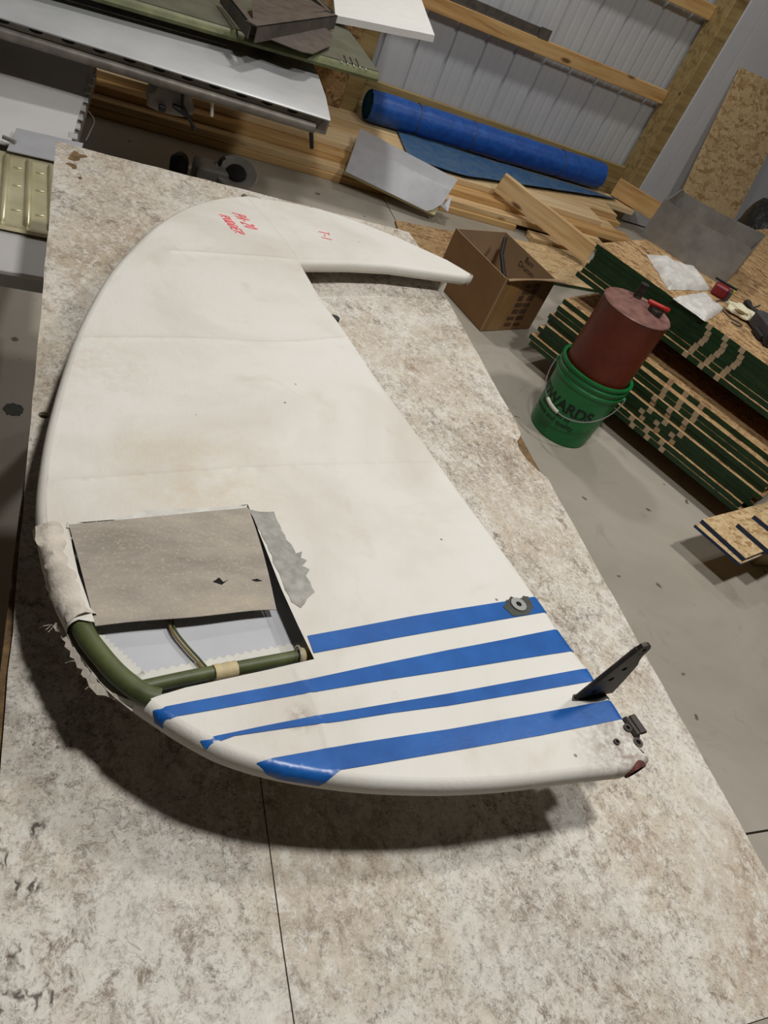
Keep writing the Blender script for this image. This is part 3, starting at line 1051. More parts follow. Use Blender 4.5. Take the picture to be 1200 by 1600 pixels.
# inside of the lower fabric, seen through the opening
inner_poly = [Vector(p) for p in ((0.030, 0.640, 0), (0.300, 0.690, 0), (0.318, 0.395, 0), (0.15, 0.365, 0), (0.105, 0.372, 0), (0.050, 0.44, 0), (0.030, 0.50, 0))]
decal(inner_poly, 'inner_lining', 'lining', 0.0025, 0.02, label='pale grey inside of the lower fabric', zf=lambda x, y: plane(y) - THK)
# pinked tape: zig-zag strip along the green tubes
def pinked(a, b, side, w, n, name='pinked_tape'):
    a, b = Vector(a), Vector(b)
    t = (b - a)
    nn = Vector((-t.y, t.x, 0)).normalized() * side
    poly = [a, b]
    for k in range(n, -1, -1):
        q = a.lerp(b, k / n)
        poly.append(q + nn * (w + (0.0022 if k % 2 else -0.0016)))
    decal(poly, name, 'tape', 0.0034, 0.02, label='white zig-zag edged tape', zf=lambda x, y: plane(y) - THK, dens=0.05)
pinked((0.046, 0.478, 0), (0.100, 0.412, 0), 1, 0.017, 26)
pinked((0.098, 0.406, 0), (0.297, 0.448, 0), 1, 0.016, 40)

# structure tubes
tube = smooth_line(RU['TUBE'], 24)
MB().tube(tube, 0.0105, 14).build('edge_tube', 'olive_tube', rud, smooth=True, label='olive green trailing-edge tube')
cross = [Vector(p) for p in RU['CROSS']]
crs = smooth_line(RU['CROSS'], 16)
MB().tube(crs, 0.0072, 12).build('rib_tube', 'olive_tube', rud, smooth=True, label='olive green rib tube')
def wrap(a, b, r, name='tape_wrap'):
    A, B = crs[0].lerp(crs[-1], a), crs[0].lerp(crs[-1], b)
    pl = [A.lerp(B, k / 6) for k in range(7)]
    MB().tube(pl, [r * (1 + 0.05 * math.sin(k * 2.1)) for k in range(7)], 12).build(name, 'masking', rud, smooth=True, label='yellowed masking tape wrap')
wrap(0.385, 0.515, 0.0088)
wrap(0.90, 1.0, 0.0094)
wr = smooth_line(RU['WIRE'], 20)
MB().tube(wr, 0.0016, 6).build('cord', 'wire', rud, smooth=True)
MB().tube([p + Vector((0.004, 0.002, -0.001)) for p in wr], 0.0013, 6).build('cord', 'olive_tube', rud, smooth=True)
w2 = [crs[0].lerp(crs[-1], t) + Vector((0.002, -0.011 - 0.003 * math.sin(t * 9), -0.006 + 0.004 * math.sin(t * 14))) for t in [k / 24 for k in range(1, 20)]]
MB().tube(w2, 0.0012, 6).build('cord', 'wire', rud, smooth=True)
cl = crs[0].lerp(crs[-1], 0.895)
MB().tube([cl + Vector((0.0, 0.012 * math.cos(a), 0.012 * math.sin(a))) for a in [k * 2 * math.pi / 16 for k in range(17)]], 0.0012, 5).build('wire_clamp', 'zinc', rud, smooth=True)

# crumpled fabric round the tube above the bare length, and the tattered strip beside it
bl = smooth_line(RU['BULGE'], 26)
vs, fs = [], []
nb = 14
for i, p in enumerate(bl):
    t = (bl[min(i + 1, 25)] - bl[max(i - 1, 0)]).normalized()
    sd = Vector((t.y, -t.x, 0))
    for k in range(nb):
        a = 2 * math.pi * k / nb
        rr = 0.0145 + 0.0045 * mnoise.noise(Vector((i * 0.45, math.cos(a) * 1.5, math.sin(a) * 1.5)))
        rr *= 1.0 + 0.07 * math.sin(i * 0.5)
        vs.append(p + sd * math.cos(a) * rr * 1.05 + Vector((0, 0, 1)) * math.sin(a) * rr)
for i in range(25):
    for k in range(nb):
        fs.append((i * nb + k, i * nb + (k + 1) % nb, (i + 1) * nb + (k + 1) % nb, (i + 1) * nb + k))
MB().add(vs, fs).build('crumpled_wrap', 'crumple', rud, smooth=True, label='crumpled torn fabric around the edge tube')
rows2 = []
tt = smooth_line(RU['TATTER'], 36)
for i, p in enumerate(tt):
    t = (tt[min(i + 1, 35)] - tt[max(i - 1, 0)]).normalized()
    sd = Vector((t.y, -t.x, 0))
    if sd.x > 0:
        sd = -sd
    w = 0.007 + 0.006 * abs(mnoise.noise(Vector((i * 0.35, 2, 5)))) + (0.004 if 14 < i < 22 else 0)
    j = mnoise.noise(Vector((i * 0.6, 9, 1))) * 0.004
    rows2.append([p - sd * 0.004 + Vector((0, 0, -0.006)), p + sd * (0.004 + j) + Vector((0, 0, -0.002 + j)), p + sd * w + Vector((0, 0, -0.006 + j))])
MB().grid(rows2, 0.0008).build('tattered_strip', 'crumple', rud, smooth=True, label='frayed strip of torn fabric along the edge')
for k in range(5):
    p = tt[(0, 1, 2, 12, 20)[k]] + Vector((-0.008, -0.002, -0.006))
    MB().tube([p, p + Vector((random.uniform(-.008, -.002), random.uniform(-.006, .006), random.uniform(-.004, .004))), p + Vector((random.uniform(-.010, -.004), random.uniform(-.006, .004), random.uniform(-.008, .002)))], 0.0004, 4).build('thread', 'crumple', rud)

# grommet on the top stripe
g = Vector(RU['GROM'][0])
decal(RU['GROMP'], 'glue_mark', 'glue', 0.0014, 0.004, 0.0022, 'dark glue mark around the washer')
Mg = frame((g.x, g.y, top_z(g.x, g.y) + 0.0022), (1, 0, 0), (0, -PB_, 1))
mb = MB()
plate(mb, circ(0, 0, 0.0112, 24), [circ(0, 0, 0.0042, 14)], 0.002, Mg)
mb.build('washer', 'zinc', rud, label='bright washer')
MB().add([Mg @ Vector((0.0046 * math.cos(a), 0.0046 * math.sin(a), -0.0007)) for a in [k * math.pi / 8 for k in range(16)]], [tuple(range(16))]).build('washer_hole', 'hole', rud)

# control horn: pierced plate through the rudder, upper arm and lower arm
h0, h1 = [Vector(p) for p in RU['HORN']]
hd = (h1 - h0)
hd.z = 0
hd.normalize()
hc = (h0 + h1) / 2
def arm(sign, L):
    o = [(-0.031, 0), (0.030, 0)]
    o += [(0.027, 0.30 * L), (0.0225, 0.60 * L), (0.0165, 0.70 * L), (0.0145, 0.78 * L), (0.0145, 0.92 * L), (0.011, 0.975 * L), (0.004, L), (-0.003, 0.985 * L), (-0.006, 0.93 * L), (-0.018, 0.45 * L)]
    o = [(x, y * 1.0) for x, y in o]
    hs = [circ(-0.012, 0.12 * L, 0.0042, 10), circ(-0.002, 0.36 * L, 0.0042, 10), circ(0.004, 0.55 * L, 0.004, 10), circ(0.0055, 0.91 * L, 0.003, 10)]
    if sign < 0:
        o = [(x, -y) for x, y in o][::-1]
        hs = [[(x, -y) for x, y in h] for h in hs]
    z = top_z(hc.x, hc.y) + 0.0006 if sign > 0 else plane(hc.y) - THK
    nrm = Vector((0, 0, 1)).cross(hd)
    M = Matrix(((hd.x, 0, nrm.x, hc.x), (hd.y, 0, nrm.y, hc.y), (0, 1, 0, z), (0, 0, 0, 1)))
    m = MB()
    plate(m, o, hs, 0.005, M)
    # folded flange along the straight back edge
    if sign > 0:
        a = M @ Vector((-0.0305, 0.0, 0))
        b = M @ Vector((-0.006, 0.93 * L, 0))
        m.tube([a, b], 0.0032, 8)
        a = M @ Vector((0.0295, 0.0, 0.004))
        b = M @ Vector((0.0225, 0.60 * L, 0.004))
        m.tube([a, b], 0.003, 8)
    return m
arm(1, 0.108).build('control_horn', 'darksteel', rud, label='dark steel control horn with drilled holes')
arm(-1, plane(hc.y) - THK - TZ - 0.0005).build('lower_horn', 'darksteel', rud)
decal([Vector((h0.x - 0.006, h0.y - 0.003, 0)), Vector((h0.x + 0.03, h0.y - 0.006, 0)), Vector((h1.x + 0.004, h1.y - 0.007, 0)), Vector((h1.x + 0.002, h1.y + 0.006, 0)), Vector((h0.x, h0.y + 0.005, 0))], 'horn_slot', 'glue', 0.0013, 0.006, 0.001)

# lower hinge fitting and studs
b = [Vector(p) for p in RU['BRK']]
bc = (b[1] + b[2]) / 2
Mb_ = frame((bc.x - 0.003, bc.y, plane(bc.y) - 0.010), (b[2] - b[1]), (0, 0, 1))
mb = MB()
mb.box(-0.013, 0.013, -0.003, 0.010, 0.003, 0.007, 0.0018, mat=Mb_)
mb.box(-0.013, 0.013, -0.003, 0.010, -0.012, -0.008, 0.0018, mat=Mb_)
mb.box(-0.014, 0.014, -0.011, -0.001, -0.013, 0.0065, 0.003, mat=Mb_)
mb.build('hinge_bracket', 'darksteel', rud, label='dark steel hinge bracket')
for p, r in zip(RU['STUD'], (0.0055, 0.0065, 0.004)):
    Ms = frame((p[0], p[1], top_z(p[0], p[1]) + 0.0012), (1, 0, 0), (0, -PB_, 1))
    mb = MB()
    plate(mb, circ(0, 0, r, 16), [circ(0, 0, r * 0.5, 12)], 0.0025, Ms)
    s_ = mb.build('rivet', 'darksteel', rud)
    MB().add([Ms @ Vector((r * 0.5 * math.cos(a), r * 0.5 * math.sin(a), -0.0006)) for a in [k * math.pi / 6 for k in range(12)]], [tuple(range(12))]).build('rivet_hole', 'hole', s_)
te_, le_ = Vector(RU['TE'][-1]), Vector(RU['LE'][0])
tl = te_.lerp(le_, 0.5) + Vector((0, 0, -0.0135))
ed_ = (le_ - te_)
ed_.z = 0
ax = Vector((ed_.y, -ed_.x, 0)).normalized()
if ax.x < 0:
    ax = -ax
ee = ed_.normalized()
def ell(o, rx, rz, n=20):
    return [o + ee * (rx * math.cos(2 * math.pi * k / n)) + Vector((0, 0, rz * math.sin(2 * math.pi * k / n))) for k in range(n)]
e0, e1, e2 = ell(tl - ax * 0.006, 0.0175, 0.0125), ell(tl + ax * 0.0022, 0.0165, 0.012), ell(tl + ax * 0.0022, 0.0135, 0.0095)
e3 = ell(tl - ax * 0.002, 0.013, 0.009)
MB().add(e0 + e1 + e2, [(i, (i + 1) % 20, 20 + (i + 1) % 20, 20 + i) for i in range(20)] + [(20 + i, 20 + (i + 1) % 20, 40 + (i + 1) % 20, 40 + i) for i in range(20)]).build('tail_tube', 'rustred', rud, smooth=True, label='open end of the rusty tail tube')
MB().add(e2 + e3, [(i, (i + 1) % 20, 20 + (i + 1) % 20, 20 + i) for i in range(20)] + [tuple(range(20, 40))]).build('tube_mouth', 'hole', rud)

# pin at the far tip, hinge on the leading edge, peg under the balance tip
p = Vector(RU['TE'][0])
MB().tube([p + Vector((0.0, -0.02, -0.012)), p + Vector((0, 0.012, -0.012)), p + Vector((0, 0.018, -0.012))], [0.0085, 0.0085, 0.005], 12).build('tip_pin', 'alu_dull', rud, smooth=True)
p = Vector(RU['HINGE'][0])
hz = plane(p.y) - 0.02
MB().tube([(p.x - 0.03, p.y, hz), (p.x + 0.006, p.y - 0.002, hz)], 0.006, 10).build('hinge_bolt', 'darksteel', rud)
MB().tube([(p.x + 0.004, p.y, TZ + 0.001), (p.x + 0.004, p.y, hz + 0.008)], 0.0095, 14).build('hinge_eye', 'black', rud, smooth=True)
p = Vector(RU['BAL'][2])
MB().tube([(p.x + 0.055, p.y + 0.02, TZ + 0.0005), (p.x + 0.055, p.y + 0.02, plane(p.y) - THK + 0.004)], 0.008, 12).build('balance_peg', 'skin', rud, smooth=True)

# hand-written marker lettering (strokes in letter boxes, height 1, advance along reading direction)
GL = {'P': [[(0, 0), (0, 1), (.5, .95), (.55, .65), (.35, .5), (0, .45)]], 'A': [[(0, 0), (.35, 1), (.65, 0)], [(.15, .4), (.55, .4)]], '-': [[(.05, .45), (.4, .45)]],
      '2': [[(0, .8), (.25, 1), (.5, .8), (.4, .5), (0, 0), (.6, .05)]], '0': [[(.3, 1), (.05, .7), (.05, .3), (.3, 0), (.55, .3), (.55, .7), (.3, 1)]],
      'R': [[(0, 0), (0, 1), (.5, .95), (.5, .6), (0, .5), (.6, 0)]], 'U': [[(0, 1), (.05, .2), (.3, 0), (.5, .2), (.55, 1)]],
      'D': [[(0, 0), (0, 1), (.4, .85), (.55, .5), (.4, .12), (0, 0)]], 'E': [[(.55, 1), (0, 1), (0, 0), (.55, 0)], [(0, .5), (.4, .5)]],
      'T': [[(.3, 0), (.3, 1)], [(0, 1), (.6, 1)]], '1': [[(.2, 0), (.2, 1)]]}
def write(txt, x0, y0, h, adv, slant=0.0):
    mb = MB()
    r = 0.0
    for ch in txt:
        for st in GL[ch]:
            q = []
            for a, b_ in zip(st, st[1:]):
                for k in range(4):
                    q.append(lerp(a, b_, k / 4))
            q.append(st[-1])
            pl = []
            for u, v in q:
                X = x0 + v * h + slant * (r + u * adv / 0.8)
                Y = y0 - (r + u * adv / 0.8)
                pl.append((X, Y, top_z(X, Y) + 0.0006))
            mb.tube(pl, 0.0011, 5)
        r += adv
    mb.build('marker_lettering', 'marker', rud, label='pink red hand lettering')
write('PA-20', 0.352, 1.630, 0.030, 0.0135, 0.33)
write('RUDDER', 0.320, 1.602, 0.022, 0.0135, 0.33)
write('T-1', 0.560, 1.650, 0.026, 0.017, 0.0)

# ================================================================ lumber along the steel wall
LUM = []
def board(x0, x1, y0, y1, z0, z1, mat, label, name='lumber_board', rz=0.0, group='boards piled along the wall'):
    cx, cy = (x0 + x1) / 2, (y0 + y1) / 2
    mb = MB().box(x0 - cx, x1 - cx, y0 - cy, y1 - cy, 0, z1 - z0, 0.003)
    o = mb.build(name, mat, None, None, label=label, cat='board', group=group)
    o.location = (cx, cy, z0)
    o.rotation_euler = (0, 0, rz)
    return o
T = 0.038
ORD = ['front', 'second', 'third', 'fourth', 'back']
lay = [  # y0 of boards, width, x range, thickness level, material
    (0, [4.212, 4.36, 4.51, 4.66, 4.81], 0.14, (-0.3, 2.74), 'pine2'),
    (1, [4.226, 4.376, 4.53, 4.69, 4.84], 0.14, (-0.2, 3.30), 'pine'),
    (2, [4.31, 4.455, 4.61, 4.76, 4.905], 0.14, (-0.25, 3.62), 'pine2'),
]
LV = ['lowest', 'second', 'third']
for lv, ys, w, (xa, xb), mt in lay:
    for k, y in enumerate(ys):
        board(xa + random.uniform(-.05, .05), xb + random.uniform(-.06, .12), y, y + w, lv * T + 0.0002 * lv, lv * T + T, mt if k % 2 == 0 else 'pine',
              'pine board, %s from the front in the %s layer of the lumber pile' % (ORD[k] if k else 'first', LV[lv]))
for k, (y, xb, mt) in enumerate(((4.415, 3.43, 'plank'), (4.64, 3.70, 'pine'), (4.865, 4.0, 'plank'))):
    board(0.1 + 0.2 * k, xb, y, y + 0.215, 3 * T + 0.0006, 4 * T, mt, 'wide pale plank on top of the lumber pile, %s' % (['nearest the table', 'between two other planks', 'under the blue tarp roll'][k]), 'plank')
board(2.76, 3.10, 4.09, 4.195, 0.0005, 0.04, 'pine', 'short pine offcut on the floor in front of the lumber pile', 'lumber_offcut')
# two more boards at the right end lying crosswise
def beam(name, a, b, w, t, mat, label, up=(0, 0, 1)):
    a, b = Vector(a), Vector(b)
    d = b - a
    Mx = frame((0, 0, 0), d, Vector(up) - d.normalized() * Vector(up).dot(d.normalized()))
    mb = MB().box(0, d.length, -t / 2, t / 2, 0, w, 0.003)
    o = mb.build(name, mat, None, None, label=label, cat='board', group='loose boards')
    o.matrix_world = Matrix.Translation(a) @ Mx
    return o
beam('lumber_board', (2.52, 4.375, 0.155), (3.07, 3.90, 0.045), 0.125, 0.04, 'pine', 'board standing on edge, slanting from the lumber pile towards the green panel stack')
beam('lumber_board', (3.87, 5.06, 0.160), (4.22, 4.62, 0.158), 0.13, 0.04, 'pine2', 'short board on edge at the foot of the right wall post')
board(3.52, 4.2, 4.27, 4.40, 0.0005, T, 'pine', 'loose pine board on the floor behind the upper panel stack', 'lumber_board')
board(3.5, 4.12, 4.42, 4.55, 0.0005, T, 'plank', 'loose pale board at the right end of the lumber pile', 'lumber_board')

# loose strand board sheets on the floor
def flat_sheet(name, poly, z, t, mats, label, cat='sheet', group=None):
    cx = sum(p[0] for p in poly) / len(poly)
    cy = sum(p[1] for p in poly) / len(poly)
    mb = MB()
    n = len(poly)
    vs = [(x, y, z) for x, y in poly] + [(x, y, z + t) for x, y in poly]
    mb.add(vs, [tuple(range(n))[::-1], tuple(range(n, 2 * n))], 0)
    mb.add(vs, [(i, (i + 1) % n, n + (i + 1) % n, n + i) for i in range(n)], 1)
    return mb.build(name, mats, None, (cx, cy, z), label=label, cat=cat, group=group)
flat_sheet('strand_board_sheet', [(1.66, 3.42), (2.30, 3.44), (2.22, 3.93), (1.72, 3.86)], 0.0005, 0.012, ['osb', 'edge_wood'], 'strand board offcut flat on the floor behind the cardboard box')
flat_sheet('strand_board_sheet', [(2.36, 3.52), (3.30, 3.62), (3.16, 4.10), (2.42, 4.02)], 0.0008, 0.018, ['osb_pale', 'greenplain'], 'green-edged strand board flat on the floor under the slanting board')

# ================================================================ blue tarp roll and spread tarp
ra, rb_ = Vector((1.74, 4.955, 0.253)), Vector((3.70, 5.085, 0.253))
t = thing('tarp_roll', 'long blue tarp roll tied with cords on top of the lumber', 'tarp', (2.7, 5.0, 0.153))
vs, fs = [], []
nn, mm = 26, 40
for i in range(mm):
    u = i / (mm - 1)
    p = ra.lerp(rb_, u)
    for k in range(nn):
        a = 2 * math.pi * k / nn
        r = 0.094 + 0.004 * mnoise.noise(Vector((u * 14, math.cos(a) * 2, math.sin(a) * 2)))
        for tie in (0.18, 0.40, 0.80):
            r -= 0.006 * math.exp(-((u - tie) / 0.012) ** 2)
        if u < 0.02:
            r *= 0.93
        vs.append(p + Vector((-0.066 * math.cos(a), math.cos(a), 0)) * r + Vector((0, 0, math.sin(a) * r)))
for i in range(mm - 1):
    for k in range(nn):
        fs.append((i * nn + k, i * nn + (k + 1) % nn, (i + 1) * nn + (k + 1) % nn, (i + 1) * nn + k))
MB().add(vs, fs).build('rolled_cover', 'tarp', t, smooth=True)
for u, e in ((0.0, -1), (1.0, 1)):
    p = ra.lerp(rb_, u)
    sp = []
    for k in range(90):
        a = k * 0.30
        r = 0.014 + 0.080 * k / 90
        sp.append(p + Vector((e * -0.012 if k < 88 else 0, math.cos(a) * r, math.sin(a) * r)))
    mb = MB()
    mb.grid([[q for q in sp], [q + Vector((-e * 0.12, 0, 0)) for q in sp]], 0.002)
    mb.build('roll_end', 'tarp3', t, smooth=True, label='spiral end of the roll')
for u in (0.18, 0.40, 0.80):
    p = ra.lerp(rb_, u)
    MB().tube([p + Vector((0.004 * math.sin(k), math.cos(k * math.pi / 12) * 0.0935, math.sin(k * math.pi / 12) * 0.0935)) for k in range(25)], 0.003, 6).build('tie_cord', 'brown_metal', t, smooth=True)

rows = []
for i in range(9):
    v = i / 8
    row = []
    for j in range(31):
        u = j / 30
        a = Vector((1.98, 4.93, 0.158)).lerp(Vector((3.85, 4.98, 0.158)), u)
        front = Vector((1.92, 4.42, 0.158)).lerp(Vector((2.32, 4.425, 0.158)), min(1, u / 0.2)) if u < 0.2 else Vector((2.32, 4.425, 0.158)).lerp(Vector((3.87, 4.95, 0.158)), (u - 0.2) / 0.8)
        p = a.lerp(front, v)
        z = p.z + 0.006 + 0.006 * mnoise.noise(Vector((p.x * 7, p.y * 9, 0)))
        if v > 0.85:
            z += 0.012
        row.append((p.x, p.y, z))
    rows.append(row)
sp = MB().grid(rows, 0.003)
sp.build('spread_tarp', 'tarp2', None, (2.6, 4.7, 0.155), smooth=True, label='dusty blue tarp spread flat in front of the tarp roll', cat='tarp')

# grey folded panel leaning on the lumber
BL_, BR_, TR_, TL_ = Vector((1.44, 4.10, 0.112)), Vector((2.0, 3.98, 0.052)), Vector((2.12, 4.13, 0.232)), Vector((1.585, 4.50, 0.235))
t = thing('folded_panel', 'grey folded metal panel leaning on the lumber in front of the tarp', 'panel', (1.75, 4.1, 0.0))
rows = []
for i, v in enumerate((0, 0.3, 0.6, 0.64, 0.66, 0.8, 1.0)):
    k = 0.018 * (1 - abs(v - 0.65) / 0.65 if v < 0.65 else 1 - (v - 0.65) / 0.35)
    row = []
    for j in range(11):
        u = j / 10
        p = BL_.lerp(BR_, u).lerp(TL_.lerp(TR_, u), v)
        if u > 0.95 and v < 0.2:
            p = p + Vector((-0.02, 0.02, 0.02))
        row.append(p + Vector((-0.2, -0.5, 0.84)) * k)
    rows.append(row)
MB().grid(rows, 0.004).build('sheet', 'grey_sheet', t, smooth=True)
rowsb = [[BL_.lerp(BR_, u) + Vector((0, 0.012, -0.004)) for u in (0, .5, 1)], [BL_.lerp(TL_, .5).lerp(BR_.lerp(TR_, .5), u) + Vector((0, 0.02, -0.012)) for u in (0, .5, 1)]]
MB().grid(rowsb, 0.018).build('foam_backing', 'yellow_edge', t, label='yellowed foam backing')
MB().grid([[BR_ + Vector((0.02, 0.03, 0.05)), BR_ + Vector((0.06, 0.07, 0.06))], [BR_ + Vector((0.075, 0.02, 0.03)), BR_ + Vector((0.10, 0.10, 0.1))]], 0.003).build('bent_corner', 'grey_sheet', t)

# brown steel angle lying on the girt
t = thing('steel_angle', 'rusty brown steel angle lying on the lower wall girt', 'metal angle', (2.4, 5.2, 0.903))
MB().box(1.75, 2.88, 5.208, 5.242, 0.9022, 0.907).build('flange', 'brown_metal', t)
MB().box(1.75, 2.88, 5.236, 5.242, 0.907, 0.955).build('web', 'brown_metal', t)
MB().box(2.80, 2.885, 5.205, 5.21, 0.902, 0.965).build('end_plate', 'brown_metal', t)

# strand board leaning against the white liner
x0, x1 = 4.275, 4.885
rows = [[(x0, 4.76, 0.002), (x1, 4.76, 0.002)], [(x0 + 0.005, 5.03, 1.218), (x1, 5.03, 1.218)]]
MB().grid(rows, -0.012).build('leaning_strand_board', 'osb_pale', None, (4.58, 4.76, 0), label='tall strand board sheet leaning against the white liner wall', cat='board')

# ================================================================ cardboard box
t = thing('cardboard_box', 'open brown cardboard box on the concrete beside the work table', 'box', (2.0, 3.1, 0))
BA, BRt, BLf, BBk = Vector((1.885, 2.828, 0)), Vector((2.232, 2.957, 0)), Vector((1.77, 3.262, 0)), Vector((2.118, 3.388, 0))
H = 0.285
def wallq(name, a, b, z0, z1, th, mats):
    d = (b - a).normalized()
    n = Vector((-d.y, d.x, 0)) * th
    mb = MB()
    vs = [a + Vector((0, 0, z0)), b + Vector((0, 0, z0)), b + Vector((0, 0, z1)), a + Vector((0, 0, z1))]
    vi = [v + n for v in vs]
    mb.add(vs + vi, [(0, 1, 2, 3)], 0)
    mb.add(vs + vi, [(4, 7, 6, 5), (0, 4, 5, 1), (1, 5, 6, 2), (2, 6, 7, 3), (3, 7, 4, 0)], 1)
    return mb.build(name, mats, t)
wallq('side', BA, BRt, 0.004, H, 0.005, ['card', 'card_in'])
wallq('side', BRt, BBk, 0.004, H, 0.005, ['card', 'card_in'])
wallq('side', BBk, BLf, 0.004, H, 0.005, ['card', 'card_in'])
wallq('side', BLf, BA, 0.004, H, 0.005, ['card', 'card_in'])
MB().add([BA + Vector((0, 0, .002)), BRt + Vector((0, 0, .002)), BBk + Vector((0, 0, .002)), BLf + Vector((0, 0, .002))], [(0, 1, 2, 3)]).build('bottom', 'card', t)
# the flap folded out over the near right side
d = (BRt - BA).normalized()
nr = Vector((d.y, -d.x, 0))
rows = []
for i in range(6):
    v = i / 5
    row = []
    for j in range(9):
        u = j / 8
        s_ = 0.02 + u * 0.97
        p = BA.lerp(BRt, s_) + Vector((0, 0, H))
        L = 0.085 * min(1, 0.15 + u * 1.1)
        row.append(p + nr * L * v * 0.9 + Vector((0, 0, 0.035 * v * math.sin(u * 2.4) - 0.004 * v)))
    rows.append(row)
MB().grid(rows, 0.004).build('flap', 'card_in', t, smooth=True, label='pale inside of the folded-out flap')
# tape and faded print on the near right side
def on_side(u0, u1, z0, z1, off):
    a, b = BA.lerp(BRt, u0), BA.lerp(BRt, u1)
    n = nr * off
    return [a + n + Vector((0, 0, z0)), b + n + Vector((0, 0, z0)), b + n + Vector((0, 0, z1)), a + n + Vector((0, 0, z1))]
MB().add(on_side(0.10, 0.34, 0.004, H - 0.004, 0.0012), [(0, 1, 2, 3)]).build('packing_tape', 'card_tape', t, label='strip of packing tape')
random.seed(3)
for k in range(7):
    z0 = 0.025 + k * 0.036
    for s_ in range(2):
        u0 = 0.42 + s_ * 0.17 + random.uniform(-.02, .02)
        MB().add(on_side(u0, u0 + random.uniform(0.10, 0.15), z0, z0 + random.uniform(0.014, 0.031), 0.0012), [(0, 1, 2, 3)]).build('faded_print', 'ink_dark', t)
# hand lettering on the inside of the far right side
def text_mesh(txt, size, font_extr=0.0):
    cu = bpy.data.curves.new('lettering', 'FONT')
    cu.body = txt
    cu.size = size
    cu.align_x = 'CENTER'
    cu.offset = font_extr
    ob = bpy.data.objects.new('lettering', cu)
    COL.objects.link(ob)
    dg = bpy.context.evaluated_depsgraph_get()
    me = bpy.data.meshes.new_from_object(ob.evaluated_get(dg))
    vs = [v.co.copy() for v in me.vertices]
    fs = [tuple(p.vertices) for p in me.polygons]
    bpy.data.objects.remove(ob, do_unlink=True)
    bpy.data.curves.remove(cu)
    bpy.data.meshes.remove(me)
    return vs, fs
dr = (BRt - BBk).normalized()
inn = Vector((-dr.y, dr.x, 0))
if inn.dot(BA - BRt) < 0:
    inn = -inn
mid = BBk.lerp(BRt, 0.55)
for txt, zz, sz in (('Barr', 0.242, 0.040), ('Drumm', 0.205, 0.040)):
    vs, fs = text_mesh(txt, sz)
    MB().add([mid + dr * p.x + Vector((0, 0, zz + p.y)) + inn * 0.0062 for p in vs], fs).build('lettering', 'ink', t, label='black hand lettering')
# things in the box
bt = thing('plastic_bottle', 'clear plastic bottle with a blue band inside the cardboard box', 'bottle', (1.98, 3.12, 0.09))
pa, pb = Vector((1.93, 3.20, 0.155)), Vector((1.96, 3.02, 0.15))
MB().tube([pa.lerp(pb, k / 8) for k in range(9)], [0.02, 0.04, 0.046, 0.043, 0.046, 0.043, 0.046, 0.04, 0.02], 14).build('body', 'clear', bt, smooth=True)
MB().tube([pa.lerp(pb, 0.02), pa.lerp(pb, 0.25)], 0.0475, 14).build('band', 'bluecap', bt, smooth=True)
MB().tube([(2.075, 3.30, 0.285), (2.035, 3.20, 0.24), (2.04, 3.0, 0.13)], 0.011, 8).build('black_rod', 'black', None, (1.94, 2.98, 0.13), label='black rod sticking up inside the cardboard box', cat='rod')
MB().box(1.87, 2.12, 2.98, 3.28, 0.003, 0.10, 0.004).build('packing_paper', 'card_in', None, (2.0, 3.1, 0.003), label='crumpled brown packing in the bottom of the cardboard box', cat='packing')

# ================================================================ stacks of green-edged subfloor panels
U_ = Vector((0.479, -0.878, 0)).normalized()
V_ = Vector((0.878, 0.479, 0)).normalized()
RZ = math.atan2(U_.y, U_.x)
def sheet_mesh(L, Wd, th):
    me = MB()
    b = 0.0015
    vs = [(0, 0, 0), (L, 0, 0), (L, Wd, 0), (0, Wd, 0), (0, 0, th), (L, 0, th), (L, Wd, th), (0, Wd, th)]
    me.add(vs, [(0, 3, 2, 1), (4, 5, 6, 7)], 0)
    me.add(vs, [(0, 1, 5, 4)], 1)
    me.add(vs, [(1, 2, 6, 5), (2, 3, 7, 6), (3, 0, 4, 7)], 2)
    return me
proto = None
NUM = ['lowest', 'second', 'third', 'fourth', 'fifth', 'sixth', 'seventh', 'eighth', 'ninth', 'topmost']
TH = 0.0225
def panel(base, v, u, z, label, group):
    global proto
    if proto is None:
        proto = sheet_mesh(1.19, 2.4, TH).build('subfloor_panel', ['osb', 'greenedge', 'greenplain'], None, None, label=label, cat='panel', group=group)
        o = proto
    else:
        o = proto.copy()
        COL.objects.link(o)
        tag(o, label, 'panel', group)
    o.location = base + V_ * v + U_ * u + Vector((0, 0, z))
    o.rotation_euler = (0, 0, RZ)
    return o
LB = Vector((2.02, 2.65, 0))
jv = [0.0, 0.003, 0.022, 0.018, 0.016, 0.042, 0.034, 0.050, 0.052, 0.092]
ju = [0.02, 0.0, 0.03, 0.012, 0.04, 0.025, 0.02, 0.035, 0.03, 0.02]
for k in range(10):
    panel(LB, jv[k], ju[k], 0.092 + k * (TH + 0.0012), 'green-edged subfloor panel, %s in the lower stack behind the bucket' % NUM[k], 'lower stack of green-edged panels')
UB = Vector((2.145, 2.71, 0))
NU = ['lowest', 'second', 'third', 'fourth', 'fifth', 'sixth', 'topmost']
jv2 = [-0.016, 0.0, 0.006, 0.004, 0.004, 0.002, 0.0]
ju2 = [-0.02, -0.012, -0.01, 0.0, 0.004, 0.0, -0.012]
for k in range(7):
    panel(UB, jv2[k] + 0.02, ju2[k] + 0.0, 0.421 + k * (TH + 0.0008), 'green-edged subfloor panel, %s in the upper stack under the tools' % NU[k], 'upper stack of green-edged panels')
ZU = 0.421 + 7 * (TH + 0.0008)
